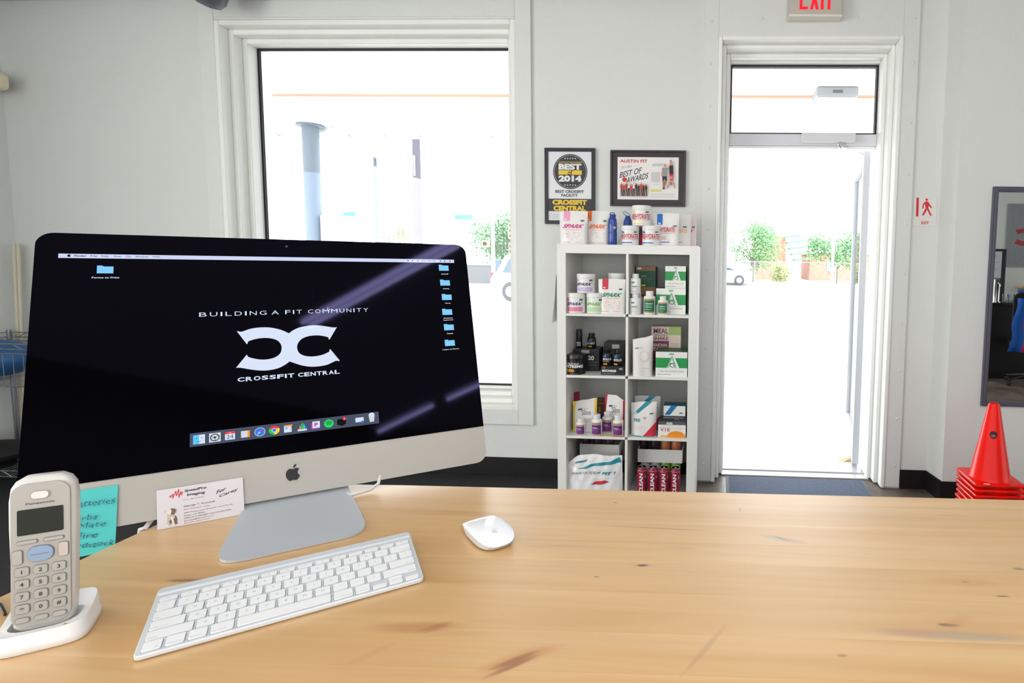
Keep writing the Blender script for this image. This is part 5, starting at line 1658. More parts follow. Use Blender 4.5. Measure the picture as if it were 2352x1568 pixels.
carton('small white carton with a teal stripe, topmost in the third row', 1524, 1574, 932, bk3h + .0006, 3.20, [('p', [(.05, .1), (.30, .1), (.62, 1), (.34, 1)], K(20, 120, 170)), ('p', [(0.720, 0.240), (0.856, 0.240), (0.880, 0.282), (0.880, 0.360), (0.752, 0.360), (0.720, 0.312)], TAGG)], AG, side=K(20, 60, 90), top=K(30, 84, 110), depth=.09)
# row 4, left: big shirt-like bag and a tray behind
def tray(label, u0, u1, vt, vb, y, z=None):
    a, c_ = on_y(u0, (vt + vb) / 2, y), on_y(u1, (vt + vb) / 2, y)
    z1, z0 = on_y((u0 + u1) / 2, vt, y).z, on_y((u0 + u1) / 2, vb, y).z
    t = thing('cardboard_tray', label, 'tray', ((a.x + c_.x) / 2, y + .10, z0))
    w_, h_ = c_.x - a.x, z1 - z0
    m = K(208, 208, 206, .6)
    for nm_, x0, x1, y0, y1, za_, zb__ in (('front_wall', -w_ / 2, w_ / 2, -.10, -.097, 0, h_), ('rear_wall', -w_ / 2, w_ / 2, .097, .10, 0, h_), ('side_wall', -w_ / 2, -w_ / 2 + .003, -.097, .097, 0, h_), ('side_wall', w_ / 2 - .003, w_ / 2, -.097, .097, 0, h_), ('bottom', -w_ / 2 + .003, w_ / 2 - .003, -.097, .097, 0, .003)):
        MB().box(x0, x1, y0, y1, za_, zb__, m).build(nm_, t)
    return t, z0


def can(label, x, y, z, r, h, bodym, items, group, lidm=CHROME):
    t = thing('drink_can', label, 'can', (x, y, z), random.uniform(-.08, .08), group)
    MB().lathe([(r * .8, 0), (r * .97, .006), (r, .010), (r, h - .018), (r * .84, h - .004)], bodym, 28).build('body', t, smooth=50)
    MB().lathe([(r * .84, h - .004), (r * .87, h), (r * .80, h), (r * .78, h - .004), (r * .3, h - .004)], lidm, 28).build('lid', t, smooth=40)
    MB().slab(rrect(-.006, .006, -.010, .008, .004, 4), h - .004, h - .0025, lidm).build('ring_pull', t)
    def wp(px, pz, off):
        a = asin(max(-.995, min(.995, px / r)))
        return ((r + off) * sin(a), -(r + off) * cos(a), pz)
    if items: MB().flat(items, 2 * r, h, wp, .0004).build('printed_label', t)
    return t


def rot_text(txt, u0, v0, u1, v1, m, bold=.03):
    gv, fs, asp = glyphs(txt, bold)
    return [('p', [(u1 - (u1 - u0) * gv[i][1], v0 + (v1 - v0) * gv[i][0]) for i in f], m) for f in fs]


CR = K(150, 24, 58, .3)
yc = 3.16
zc4 = ZS[4]
def clean_items():
    # CLEAN reading bottom to top
    gv, fs, asp = glyphs('CLEAN', .03)
    return fs


class _L: pass
cans = []
for k, u in enumerate((1474.7, 1500.5, 1525.5, 1551.5)):
    P_ = on_y(u, 1090, yc)
    t = can('crimson drink can with white vertical lettering, %s of the front row' % ('first from left', 'second from left', 'third from left', 'rightmost')[k], P_.x, yc, ZS[4], .0288, .172, CR, [], 'crimson drink cans')
    r = .0288
    gv, fs, asp = glyphs('CLEAN', .03)
    b = MB(); out = []
    gv, fs = refine(gv, fs, .118, .021, .006)
    for p_ in gv:
        px, pz = (.5 - p_[1]) * .021 - .001, .022 + p_[0] * .118
        a = asin(px / r)
        out.append(((r + .0010) * sin(a), -(r + .0010) * cos(a), pz))
    b.add(out, fs, WHITE)
    for zz in (.010, .152):
        b.flat([('r', 0.02, zz / .172, .98, (zz + .002) / .172, K(210, 200, 205, .3))], 2 * r, .172, lambda px, pz, off: ((r + off) * sin(asin(max(-.99, min(.99, px / r)))), -(r + off) * cos(asin(max(-.99, min(.99, px / r)))), pz))
    for i in range(3): b.flat([('r', .80, .72 - .03 * i, .92, .735 - .03 * i, K(220, 180, 190))], 2 * r, .172, lambda px, pz, off: ((r + off) * sin(asin(px / r)), -(r + off) * cos(asin(px / r)), pz))
    b.build('printed_label', t)
for k, u in enumerate((1483, 1506, 1529, 1552)):
    P_ = on_y(u, 1080, 3.265)
    can('%s drink can in the back row under the white tray, %s' % ('lime green' if k > 1 else 'silver', ('at the far left', 'second from the left', 'third from the left', 'at the far right')[k]), P_.x, 3.265, ZS[4], .0288, .172, K(120, 170, 60, .3) if k > 1 else K(170, 172, 176, .3), [], 'cans under the white tray')
tr, tz0 = tray('white cardboard tray lying on the cans in the bottom right compartment', 1465, 1567, 1023, 1053, 3.225)
tr.location.z = ZS[4] + .1725
tinz = tr.location.z + .0032
for k, (u, c_) in enumerate(((1478, (52, 30, 44)), (1503, (70, 48, 62)), (1529, (214, 140, 96)), (1553, (206, 120, 84)))):
    P_ = on_y(u, 1018, 3.31)
    can('%s drink can standing in the white tray, %s' % ('dark plum' if k < 2 else 'peach', ('at the far left', 'second from left', 'third from left', 'at the far right')[k]), P_.x, 3.32, tinz, .0288, .108, K(*c_, .35), [], 'cans in the white tray')
tr2, z2_ = tray('grey-white cardboard tray at the back of the bottom left compartment', 1331.5, 1422, 1015, 1040, 3.28)
stand = carton('plain grey carton under the tray, hidden behind the big printed bag', 1336, 1418, 1044, ZS[4], 3.29, [], K(150, 150, 150), depth=.18)
tr2.location.z = ZS[4] + max(p_[2] for p_ in stand.children[0].bound_box) + .0005
for k, u in enumerate((1345, 1372, 1399)):
    P_ = on_y(u, 1010, 3.35)
    can('dark drink can in the tray behind the big printed bag, %s' % ('left', 'middle', 'right')[k], P_.x, 3.36, tr2.location.z + .0032, .0288, .095, K(80, 60, 74, .35), [], 'dark cans in the left tray')
bb = [('p', [(.20, .66), (.32, .69), (.44, .76), (.62, .82), (.80, .86), (.96, .95), (.99, .82), (.80, .78), (.64, .75), (.50, .72), (.36, .66)], TEAL), ('t', "WHAT'S YOUR", .10, .51, .62, .575, K(70, 72, 80), 0, .1, .02), ('t', 'FIT', .66, .53, .82, .60, TEAL, .05, .15), ('t', '?', .85, .53, .89, .60, K(70, 72, 80)), ('p', [(.46, .28), (.54, .35), (.70, .39), (.78, .35), (.60, .27)], RED), ('p', [(.16, .80), (.36, .83), (.38, .87), (.30, .86), (.18, .85)], K(60, 120, 140)), ('p', [(.5, .40), (.9, .47), (.9, .463), (.5, .393)], K(210, 212, 214)), ('p', [(.30, .58), (.9, .66), (.9, .655), (.3, .575)], K(206, 208, 210))]
pouch('large white printed bag with a teal wave filling the bottom left compartment', 1297.5, 1433.5, 1042, ZS[4], 3.165, bb, film=mat('poly_bag', (236, 237, 238), .3, bump=.6, bscale=14), deep=.035, w=.325, taper=-.02, name='printed_bag', tops=[.78, .97, 1, .97, 1.0], crum=.004)
# papers clipped on the left side of the unit
pp = thing('paper_sheets', 'white sheets hanging on the left side of the shelving unit', 'paper', (KX - .004, 3.20, 1.045))
MB().box(-.002, -.0015, -.07, .07, .0, .275, WHITE).build('sheet', pp)
q = MB().add([(-.004, -.075, .27), (-.004, .075, .27), (-.012, .075, .14), (-.012, -.075, .14), (-.030, -.07, .002), (-.030, .07, .002)], [(0, 1, 2, 3), (3, 2, 5, 4)], WHITE).build('sheet', pp)
sm = q.modifiers.new('s', 'SOLIDIFY'); sm.thickness = .0006
MB().box(-.008, .004, -.012, .012, .262, .29, BLACK).build('clip', pp)

# ================================================================== FRAMES AND SIGNS ON THE FRONT WALL
def zin(X, Y, y): return on_y(1230 + X / 3.734, 320 + Y / 3.734, y)


def wallframe(name, label, X0, Y0, X1, Y1, fw, fm, mat_w, matm, items, ypl):
    a, c_ = zin(X0, Y0, ypl), zin(X1, Y1, ypl)
    a2, c2 = zin(X0, Y1, ypl), zin(X1, Y0, ypl)
    x0, x1 = (a.x + a2.x) / 2, (c_.x + c2.x) / 2
    z1, z0 = (a.z + c2.z) / 2, (c_.z + a2.z) / 2
    t = thing(name, label, 'picture frame', ((x0 + x1) / 2, W, z0))
    w_, h_ = x1 - x0, z1 - z0
    for nm_, q in (('frame_side', (-w_ / 2, -w_ / 2 + fw, 0, h_)), ('frame_side', (w_ / 2 - fw, w_ / 2, 0, h_)), ('frame_side', (-w_ / 2 + fw, w_ / 2 - fw, h_ - fw, h_)), ('frame_side', (-w_ / 2 + fw, w_ / 2 - fw, 0, fw))):
        MB().box(q[0], q[1], -.022, -.0015, q[2], q[3], fm).build(nm_, t, bevel=.002)
    MB().box(-w_ / 2 + fw, w_ / 2 - fw, -.012, -.0015, fw, h_ - fw, matm).build('backing', t)
    pw, ph = w_ - 2 * fw - 2 * mat_w[0], h_ - 2 * fw - mat_w[1] - mat_w[2]
    b = MB(); b.M = Matrix.Translation((0, -.0125, fw + mat_w[2]))
    b.flat(items, pw, ph); b.build('printed_sheet', t)
    MB().box(-w_ / 2 + fw, w_ / 2 - fw, -.0185, -.017, fw, h_ - fw, glassmat('frame_glass', refl=.02)).build('glass', t)
    return t


DKG, YEL = K(60, 58, 64, .7), K(240, 206, 60, .7)
PAP = K(236, 237, 240, .7)
def circ(cx_, cy_, rx, ry, n=40, a0=0, a1=2 * pi): return [(cx_ + rx * cos(a0 + (a1 - a0) * i / n), cy_ + ry * sin(a0 + (a1 - a0) * i / n)) for i in range(n)]
# poster 1: sheet spans zoom 108..475 x 105..695
def p1(X, Y): return ((X - 108) / 367, (695 - Y) / 590)
def R1(X0, Y0, X1, Y1, m): a, c_ = p1(X0, Y1), p1(X1, Y0); return ('r', a[0], a[1], c_[0], c_[1], m)
def T1_(t, X0, Y0, X1, Y1, m, b=.02, s_=0): a, c_ = p1(X0, Y1), p1(X1, Y0); return ('t', t, a[0], a[1], c_[0], c_[1], m, b, s_)
def star(X, Y, r, f, m): return ('p', [f(X + (r if i % 2 == 0 else r * .42) * sin(i * pi / 5), Y - (r if i % 2 == 0 else r * .42) * cos(i * pi / 5)) for i in range(10)], m)
it = [('r', 0, 0, 1, 1, PAP), ('p', circ(*p1(294, 275), 145 / 367, 150 / 590), DKG), ('p', circ(*p1(294, 275), 137 / 367, 141 / 590), K(200, 200, 204, .7)), ('p', circ(*p1(294, 275), 134 / 367, 138 / 590), DKG)]
it += [star(250 + 22 * i, 163, 8, p1, PAP) for i in range(5)] + [star(250 + 22 * i, 390, 8, p1, PAP) for i in range(5)]
it += [T1_("AUSTIN FIT MAGAZINE'S", 198, 190, 392, 203, YEL), T1_('BEST', 196, 208, 390, 260, PAP, .06), R1(196, 264, 392, 302, YEL), T1_('of', 275, 258, 315, 306, DKG, .02, .2), T1_('2014', 196, 308, 390, 362, PAP, .06),
       T1_('BEST CROSSFIT', 168, 434, 410, 458, DKG, .02), T1_('FACILITY', 220, 466, 358, 490, DKG, .02), R1(108, 508, 475, 615, DKG), T1_('CROSSFIT', 143, 516, 438, 560, YEL, .06), T1_('CENTRAL', 152, 568, 428, 612, YEL, .06), R1(120, 640, 200, 642, GREY), R1(120, 656, 210, 658, GREY), R1(120, 670, 190, 672, GREY)]
wallframe('award_frame', 'tall black frame with a round dark seal above a yellow-lettered dark band', 77, 72, 508, 725, .0215, K(30, 30, 38, .35), (0, 0, 0), PAP, it, W - .022)
# poster 2: sheet spans 694..1232 x 150..517 inside frame 640..1287 x 92..573
def p2(X, Y): return ((X - 694) / 538, (517 - Y) / 367)
def R2(X0, Y0, X1, Y1, m): a, c_ = p2(X0, Y1), p2(X1, Y0); return ('r', a[0], a[1], c_[0], c_[1], m)
def T2_(t, X0, Y0, X1, Y1, m, b=.02, s_=0, sl=0): a, c_ = p2(X0, Y1), p2(X1, Y0); return ('t', t, a[0], a[1], c_[0], c_[1], m, b, s_, sl)
def P2_(pts, m): return ('p', [p2(*q) for q in pts], m)
SK, SK2, BLK, RD2, GRY2 = K(206, 150, 122, .7), K(170, 110, 86, .7), K(50, 44, 50, .7), K(210, 60, 56, .7), K(150, 150, 156, .7)
it = [('r', 0, 0, 1, 1, K(244, 242, 240, .7)), T2_('AUSTIN FIT', 716, 170, 958, 198, RD2, .03), T2_('2015 AFM', 724, 230, 815, 252, GRY2, 0, 0, .03), T2_('BEST OF', 716, 280, 905, 332, BLK, .01, .05, .12), T2_('AWARDS', 775, 325, 965, 378, BLK, .01, .05, .12), ('p', circ(*p2(757, 345), 21 / 538, 21 / 367, 20), RD2), T2_('FITNESS', 1003, 208, 1093, 230, GRY2, 0, 0, .02), R2(992, 278, 1068, 365, K(214, 212, 212, .7)), R2(988, 428, 1084, 436, K(230, 216, 80, .7)), R2(988, 440, 1084, 447, K(230, 216, 80, .7))]
for i in range(5): it.append(R2(992, 462 + 8 * i, 1205 - 6 * (i % 2), 464 + 8 * i, K(200, 198, 198, .7)))
for i in range(2): it.append(R2(1010, 380 + 8 * i, 1065, 382 + 8 * i, K(200, 198, 198, .7)))
rp_ = random.Random(4)
for i in range(11):
    X = 730 + i * 22
    top = 372 + rp_.uniform(-8, 14)
    cm = rp_.choice([RD2, BLK, BLK, RD2, K(230, 228, 226, .7)])
    it += [('p', circ(*p2(X, top + 6), 6 / 538, 7 / 367, 10), SK), P2_([(X - 9, top + 16), (X + 9, top + 14), (X + 8, top + 55), (X - 8, top + 55)], cm), P2_([(X - 9, top + 18), (X - 14, top + 48), (X - 10, top + 48), (X - 6, top + 26)], SK2), P2_([(X + 9, top + 18), (X + 15, top + 44), (X + 10, top + 46), (X + 6, top + 26)], SK2), P2_([(X - 8, top + 55), (X, top + 55), (X - 2, 490), (X - 9, 492)], BLK if i % 2 else SK2), P2_([(X, top + 55), (X + 8, top + 55), (X + 11, 488), (X + 4, 490)], BLK)]
it += [('p', circ(*p2(1113, 222), 12 / 538, 14 / 367, 12), SK), P2_([(1088, 242), (1134, 240), (1130, 316), (1092, 318)], GRY2), P2_([(1132, 244), (1150, 236), (1152, 244), (1134, 258)], SK), P2_([(1090, 250), (1082, 300), (1090, 326), (1098, 300)], SK), P2_([(1092, 316), (1132, 316), (1130, 366), (1112, 340), (1094, 364)], BLK), P2_([(1096, 362), (1110, 350), (1110, 418), (1098, 422)], SK2), P2_([(1114, 350), (1128, 366), (1112, 405), (1118, 424), (1104, 424)], SK2), P2_([(1094, 416), (1112, 414), (1116, 426), (1094, 426)], BLK)]
it += [('p', circ(*p2(1170, 378), 10 / 538, 14 / 367, 12), SK2), P2_([(1154, 296), (1188, 294), (1186, 352), (1158, 354)], RD2), P2_([(1152, 222), (1184, 220), (1188, 296), (1154, 298)], BLK), P2_([(1156, 190), (1166, 190), (1168, 224), (1156, 224)], SK), P2_([(1168, 190), (1178, 192), (1180, 222), (1170, 222)], SK), P2_([(1154, 176), (1172, 176), (1172, 190), (1156, 190)], GRY2), P2_([(1158, 346), (1136, 408), (1140, 422), (1146, 416), (1166, 358)], SK), P2_([(1184, 346), (1206, 400), (1208, 420), (1200, 416), (1178, 360)], SK)]
it += [T2_('CC', 1160, 318, 1182, 338, K(240, 236, 234, .7), .03)]
wallframe('magazine_frame', 'wide dark brown frame with a matted magazine spread of athletes', 640, 92, 1287, 573, .012, K(44, 36, 36, .35), (.032, .029, .029), K(62, 54, 56, .7), it, W - .022)

# exit sign lit red, hanging above the door
xs = thing('exit_sign', 'beige box sign with glowing red letters above the door', 'sign', (.5225, W - .06, 2.831), .02)
MB().box(-.152, .152, -.03, .04, .006, .195, K(196, 190, 178, .5)).build('housing', xs, bevel=.005)
MB().box(-.154, .154, -.036, .042, 0, .012, K(232, 228, 220, .4)).build('bottom_strip', xs, bevel=.002)
XR_ = mat('exit_red_light', (255, 20, 44), .4, emit=1.35)
b = MB()
for t_, x0, x1 in (('E', -.094, -.046), ('X', -.034, .016), ('I', .028, .042), ('T', .054, .096)):
    x0 += 0; h0, h1 = .040, .178
    s_ = .016
    if t_ == 'E':
        for z in (h0, (h0 + h1) / 2 - s_ / 2, h1 - s_): b.box(x0 + s_, x1 - (.012 if z not in (h0, h1 - s_) else 0), -.0325, -.030, z, z + s_, XR_)
        b.box(x0, x0 + s_, -.0325, -.030, h0, h1, XR_)
    elif t_ == 'X':
        for f in (0, 1):
            a, c_ = (x0, x1 - s_) if f == 0 else (x1 - s_, x0)
            b.prism([(a, h0), (a + s_, h0), (c_ + s_, h1), (c_, h1)][::1 if f == 0 else 1], -.0325 - .0002 * f, -.030, XR_)
    elif t_ == 'I': b.box(x0, x0 + s_, -.0325, -.030, h0, h1, XR_)
    else:
        c_ = (x0 + x1) / 2
        b.box(c_ - s_ / 2, c_ + s_ / 2, -.0325, -.030, h0, h1 - s_, XR_); b.box(x0, x1, -.0325, -.030, h1 - s_, h1, XR_)
b.build('letters', xs)
# small plastic exit plate
es = thing('exit_plate', 'small white plate with a red walking figure, right of the door', 'sign', (1.2325, W, 1.640))
MB().prism(rrect(-.068, .068, .0, .176, .007, 4), -.0035, -.0002, K(226, 223, 219, .35)).build('plate', es, bevel=.001)
b = MB()
RS = K(212, 40, 48, .5)
def w_px(X, Y):
    p_ = on_y(2060 + X / 2.8014, 400 + Y / 2.8, W); return (p_.x - 1.2325, p_.z - 1.640)
def add_poly(pts, k=0): b.add([(x, -.0038 - .0002 * k, z) for x, z in [w_px(*q) for q in pts]], [tuple(range(len(pts)))], RS)
add_poly([(125, 150), (141, 152), (137, 272), (121, 271)])
add_poly([(191 + 8.5 * cos(a * pi / 8), 164 + 8 * sin(a * pi / 8)) for a in range(16)])
add_poly([(180, 176), (198, 175), (203, 183), (201, 222), (184, 222), (181, 200)], 0)
add_poly([(196, 177), (203, 182), (224, 214), (220, 221), (199, 200)], 1)
add_poly([(180, 177), (166, 192), (161, 220), (169, 221), (173, 199), (184, 190)], 2)
add_poly([(201, 218), (192, 226), (212, 266), (224, 268)], 3)
add_poly([(184, 216), (194, 226), (172, 264), (159, 265)], 4)
gv, fs, _ = glyphs('EXIT', .03)
a_, c_ = w_px(156, 321), w_px(204, 304)
b.add([(a_[0] + (c_[0] - a_[0]) * p_[0], -.004, a_[1] + (c_[1] - a_[1]) * p_[1]) for p_ in gv], fs, RS)
b.build('pictogram', es)

# ================================================================== CONES
CO = mat('orange_cone_plastic', (255, 20, 3), .20, spec=.35)
def cone_mesh(t):
    b = MB()
    b.lathe([(.103, .006), (.100, .012), (.094, .02), (.0265, .385), (.024, .390), (.018, .390), (.0175, .384), (.088, .02), (.096, .004)], CO, 40, caps=False)
    o1 = b.build('cone_body', t, smooth=50)
    b = MB()
    hb = .121
    for z, s_ in ((0, .985), (.003, 1), (.011, 1), (.014, .98)):
        pass
    pl = rrect(-hb, hb, -hb, hb, .016, 5)
    n_ = len(pl)
    circ_ = []
    vs = []
    for z, s_ in ((0.0, .98), (.003, 1), (.011, 1), (.014, .98)): vs += [(x * s_, y * s_, z) for x, y in pl]
    r_ = .096
    for i in range(n_):
        a = atan2(pl[i][1], pl[i][0]); vs.append((r_ * cos(a), r_ * sin(a), .0145))
    for i in range(n_):
        a = atan2(pl[i][1], pl[i][0]); vs.append((r_ * cos(a), r_ * sin(a), 0))
    fs = [(k * n_ + i, k * n_ + (i + 1) % n_, (k + 1) * n_ + (i + 1) % n_, (k + 1) * n_ + i) for k in range(5) for i in range(n_)] + [((i + 1) % n_, i, 5 * n_ + i, 5 * n_ + (i + 1) % n_) for i in range(n_)]
    b.add(vs, fs, CO)
    for sx in (-.055, .055):
        b.box(sx - .028, sx + .028, -hb - .0006, -hb + .002, .0035, .0085, K(150, 22, 16, .6))
        b.box(-hb - .0006, -hb + .002, sx - .028, sx + .028, .0035, .0085, K(150, 22, 16, .6))
    o2 = b.build('cone_base', t, smooth=40)
    return o1, o2


TZB = .3435
cx_, cy_ = 1.383, 2.846
proto = None
for k in range(12):
    z = TZB - .0145 - .0272 * k
    if z < -.001: break
    lab = 'bright orange cone topping the stack before the mirror, with a round black sticker' if k == 0 else 'bright orange cone nested in the stack under the top cone'
    if proto is None:
        proto = thing('training_cone', lab, 'traffic cone', (cx_, cy_, z), 0); cone_mesh(proto)
        tops = proto
    else:
        c_ = copy_tree(tops); c_.location.z = z; c_.rotation_euler.z = random.uniform(-.03, .03); c_.location.x += random.uniform(-.003, .003)
        c_['group'] = 'nested orange cones below the top one'
        c_['label'] = 'bright orange cone nested in the stack, %s' % ('second from the top', 'third from the top', 'fourth from the top', 'fifth from the top', 'sixth from the top', 'seventh from the top', 'fifth from the floor', 'fourth from the floor', 'third from the floor', 'second from the floor', 'lowest, on the floor')[k - 1]
        zl = z
# lowest cone stands on the floor: lift difference into a foot shim of cones
low = zl
sh_ = MB()
# sticker on the top cone
def cone_pt(dx, z, off):
    r_ = .094 + (.0265 - .094) * (z - .02) / .365 + off
    a = -pi / 2 - .38 + dx / r_
    return (r_ * cos(a), r_ * sin(a), z)
sz, sr = .243, .0175
b = MB()
def disc_on(pts, m, off): b.add([cone_pt(x, z, off) for x, z in pts], [tuple(range(len(pts)))], m)
SX_ = .002
N_ = 24
cv = [cone_pt(SX_, sz, .0012)] + [cone_pt(SX_ + sr * cos(2 * pi * i / N_), sz + sr * sin(2 * pi * i / N_) * 1.05, .0010) for i in range(N_)]
b.add(cv, [(0, i + 1, (i + 1) % N_ + 1) for i in range(N_)], K(34, 16, 24, .4))
b.build('round_sticker', tops)
b = MB()
for h in LOGON:
    b.add([cone_pt(SX_ + (x - .5) * .022, sz - .004 + (z - .5) * .010, .0018) for x, z in h], [tuple(range(len(h)))], K(226, 110, 110, .5))
b.build('sticker_logo', tops)
MB().box(-.078, -.048, -.113, -.100, .0142, .0150, K(226, 190, 176, .5)).build('price_tag', tops)

# ================================================================== MIRROR
mr = thing('wall_mirror', 'tall mirror in a dark slate frame on the wall right of the door', 'mirror', (1.90, Y2, .588))
MFm = mat('slate_frame', (84, 84, 98), .4)
mw, mh2, fw_ = .715, 1.268, .030
for x0, x1, z0, z1 in ((-mw / 2, -mw / 2 + fw_, 0, mh2), (mw / 2 - fw_, mw / 2, 0, mh2), (-mw / 2 + fw_, mw / 2 - fw_, 0, fw_), (-mw / 2 + fw_, mw / 2 - fw_, mh2 - fw_, mh2)):
    b = MB(); b.box(x0, x1, -.020, -.001, z0, z1, MFm)
    if x1 - x0 < .1: b.box(x0 + .009, x1 - .009, -.026, -.02, z0, z1, MFm)
    else: b.box(x0, x1, -.026, -.02, z0 + .009, z1 - .009, MFm)
    b.build('frame_side', mr, bevel=.0025)
MB().box(-mw / 2 + fw_, mw / 2 - fw_, -.010, -.006, fw_, mh2 - fw_, mat('mirror_silver', (232, 236, 234), .01, 1.0)).build('mirror_glass', mr)

# ================================================================== BACK OF THE ROOM, SEEN IN THE MIRROR
ct2 = thing('service_counter', 'black service counter reflected in the mirror', 'counter', (3.62, -.85, 0))
BKc = mat('black_laminate', (18, 18, 20), .4)
MB().box(-.45, .30, -.32, .28, 0.006, .93, BKc).build('cabinet', ct2, bevel=.004)
MB().box(-.47, .32, -.34, .30, .93, .965, mat('counter_stone', (40, 42, 46), .15)).build('worktop', ct2, bevel=.004)
tp_ = thing('tap_tower', 'chrome drinks tap tower on the black counter, reflected in the mirror', 'tap', (3.505, -.66, .965))
MB().lathe([(.055, 0), (.055, .008), (.040, .012), (.040, .285), (.042, .29), (.03, .296)], CHROME, 24).build('column', tp_, smooth=40)
MB().tube([(0, .04, .24), (-.01, .10, .235), (-.01, .12, .20)], .011, CHROME, 10).build('spout', tp_, smooth=60)
MB().lathe([(.009, .24), (.014, .26), (.008, .30)], BLACK, 12, (-.01, .10, 0)).build('tap_lever', tp_, smooth=50)
me = None
for i in range(3):
    g_ = thing('drinking_glass', 'clear drinking glass on the black counter in the mirror, %s the tap' % ('nearest', 'second from', 'farthest from')[i], 'glass', (3.63 + .075 * i, -.70, .965), 0, 'glasses on the counter')
    MB().lathe([(.026, 0), (.033, .10), (.0315, .10), (.025, .006)], glassmat('clear_glass', (.85, .9, .92), .12), 16).build('tumbler', g_, smooth=40)
    MB().lathe([(.025, .004), (.025, .007)], GREY, 12).build('base', g_)
cbd = thing('black_cupboard', 'tall black cupboard with a white notice, reflected in the mirror', 'cabinet', (3.72, -1.50, 0))
MB().box(-.25, .16, -.2, .28, 0, 1.655, BKc).build('carcass', cbd, bevel=.004)
MB().box(-.235, .145, .28, .298, .02, 1.64, BKc).build('door', cbd, bevel=.003)
nb = MB().box(-.22, .09, .2985, .300, 1.26, 1.62, K(206, 210, 220, .6)).build('notice', cbd)
q = MB()
for i in range(9): q.box(-.18, .05 - .04 * (i % 3), .3001, .3006, 1.56 - .03 * i, 1.565 - .03 * i, GREY)
q.build('notice_text', nb)
sp2 = thing('table_clock', 'round black object on top of the black cupboard, reflected in the mirror', 'clock', (3.60, -1.35, 1.655))
q = MB().lathe([(.07, -.02), (.085, -.01), (.085, .02), (.07, .024)], BLACK, 24); q.v = [Vector((v.x, v.z, v.y + .09)) for v in q.v]; q.build('case', sp2, smooth=40)
q = MB().lathe([(.055, .0245), (.055, .0255)], K(180, 190, 200), 20); q.v = [Vector((v.x, v.z, v.y + .09)) for v in q.v]; q.build('face', sp2)
MB().box(-.05, .05, -.03, .03, 0, .012, BLACK).build('stand', sp2)
ps = thing('felt_banner', 'grey felt banner with red emblem on the back wall, reflected in the mirror', 'banner', (4.75, YB + .012, 1.42))
MB().box(-.42, .42, -.008, .008, 0, .95, mat('grey_felt', (150, 152, 156), .95, bump=.5, bscale=120, vary=.08, vscale=40)).build('felt', ps)
q = MB()
for h in LOGON: q.add([(-(x - .5) * .60, .0092, .45 + (z - .5) * .26) for x, z in h], [tuple(range(len(h)))], K(170, 40, 50))
q.build('emblem', ps)
shf = thing('wall_shelf', 'pale wooden wall shelf on the back wall, reflected in the mirror', 'shelf', (4.95, YB + .08, 1.10))
MB().box(-.4, .4, -.08, .08, 0, .025, K(214, 160, 110)).build('board', shf, bevel=.002)
for s_ in (-.3, .3): MB().prism([(0, 0), (.0, -.12), (.02, -.12), (.10, 0)], -.008, .008, GREY).build('bracket', shf).location = (s_, 0, 0)
ch = thing('office_chair', 'black office chair with a blue and pink garment over its back, reflected in the mirror', 'chair', (3.74, -.20, 0), .4)
MB().prism(rrect(-.24, .24, .60, 1.12, .09, 6), -.03, .03, mat('black_mesh', (16, 16, 18), .8)).build('backrest', ch, bevel=.012).location = (0, .2, 0)
MB().slab(rrect(-.25, .25, -.24, .24, .06, 5), .46, .54, BLACK).build('seat', ch, bevel=.02)
MB().tube([(0, 0, .12), (0, 0, .46)], .03, GREY, 12).build('column', ch, smooth=50)
MB().tube([(0, .22, .48), (0, .24, .64)], .02, BLACK, 8).build('back_bar', ch)
for k in range(5):
    a = k * 2 * pi / 5
    lg = MB().tube([(0, 0, .13), (.29 * cos(a), .29 * sin(a), .075)], .02, BLACK, 8, .013).build('leg', ch)
    q = MB().lathe([(.012, -.02), (.028, -.018), (.028, .018), (.012, .02)], K(40, 40, 44), 12); q.v = [Vector((v.x + .29 * cos(a), v.z + .29 * sin(a), v.y + .029)) for v in q.v]; q.build('castor', lg)
gm_ = thing('hung_garment', 'blue garment with a pink panel hung over the black office chair, reflected in the mirror', 'clothing', (3.74, -.20, .55), .4)
vs, fs = [], []
for j in range(9):
    for i in range(9):
        x = -.20 + .05 * i + .012 * sin(j * 1.3); z = .50 - .078 * j
        vs.append((x * (1 + .04 * j), .245 + .018 * sin(i * 2.1 + j * .3) + .006 * j, z))
for j in range(8):
    for i in range(8): fs.append((j * 9 + i, j * 9 + i + 1, (j + 1) * 9 + i + 1, (j + 1) * 9 + i))
b = MB(); b.add(vs, fs, K(20, 90, 180, .8))
for i in range(len(b.f)):
    if i % 8 in (2, 3): b.m[i] = b.mi(K(200, 40, 100, .8))
o = b.build('cloth', gm_, smooth=80); sm = o.modifiers.new('s', 'SOLIDIFY'); sm.thickness = .004
MB().tube([(-.2, .2, 1.13 - .55), (0, .21, .60), (.2, .2, .58)], .012, K(20, 90, 180, .8), 8).build('collar', gm_)

# ================================================================== CEILING LIGHTS (hung tubes, reflected in the screen)
def tube_light(label, x0, y0, x1, y1, n, z=2.9, e=85, col=(228, 232, 255)):
    cx, cy = (x0 + x1) / 2, (y0 + y1) / 2
    t = thing('ceiling_light', label, 'light', (cx, cy, z), 0, 'fluorescent strip lights')
    d = Vector((x1 - x0, y1 - y0, 0)); L_ = d.length; t.rotation_euler = (0, 0, atan2(d.y, d.x))
    MB().box(-L_ / 2, L_ / 2, -.05, .05, .03, .09, K(230, 230, 230, .4)).build('housing', t, bevel=.004)
    for s_ in (-.025, .025)[:n]:
        MB().tube([(-L_ / 2 + .02, s_, .012), (L_ / 2 - .02, s_, .012)], .013, mat('lit_tube_%d' % e, col, .4, emit=e), 10).build('lit_tube', t, smooth=60)
    for s_ in (-1, 1): MB().tube([(s_ * L_ * .4, 0, .09), (s_ * L_ * .4, 0, ZC - z)], .004, GREY, 6).build('hanger', t)


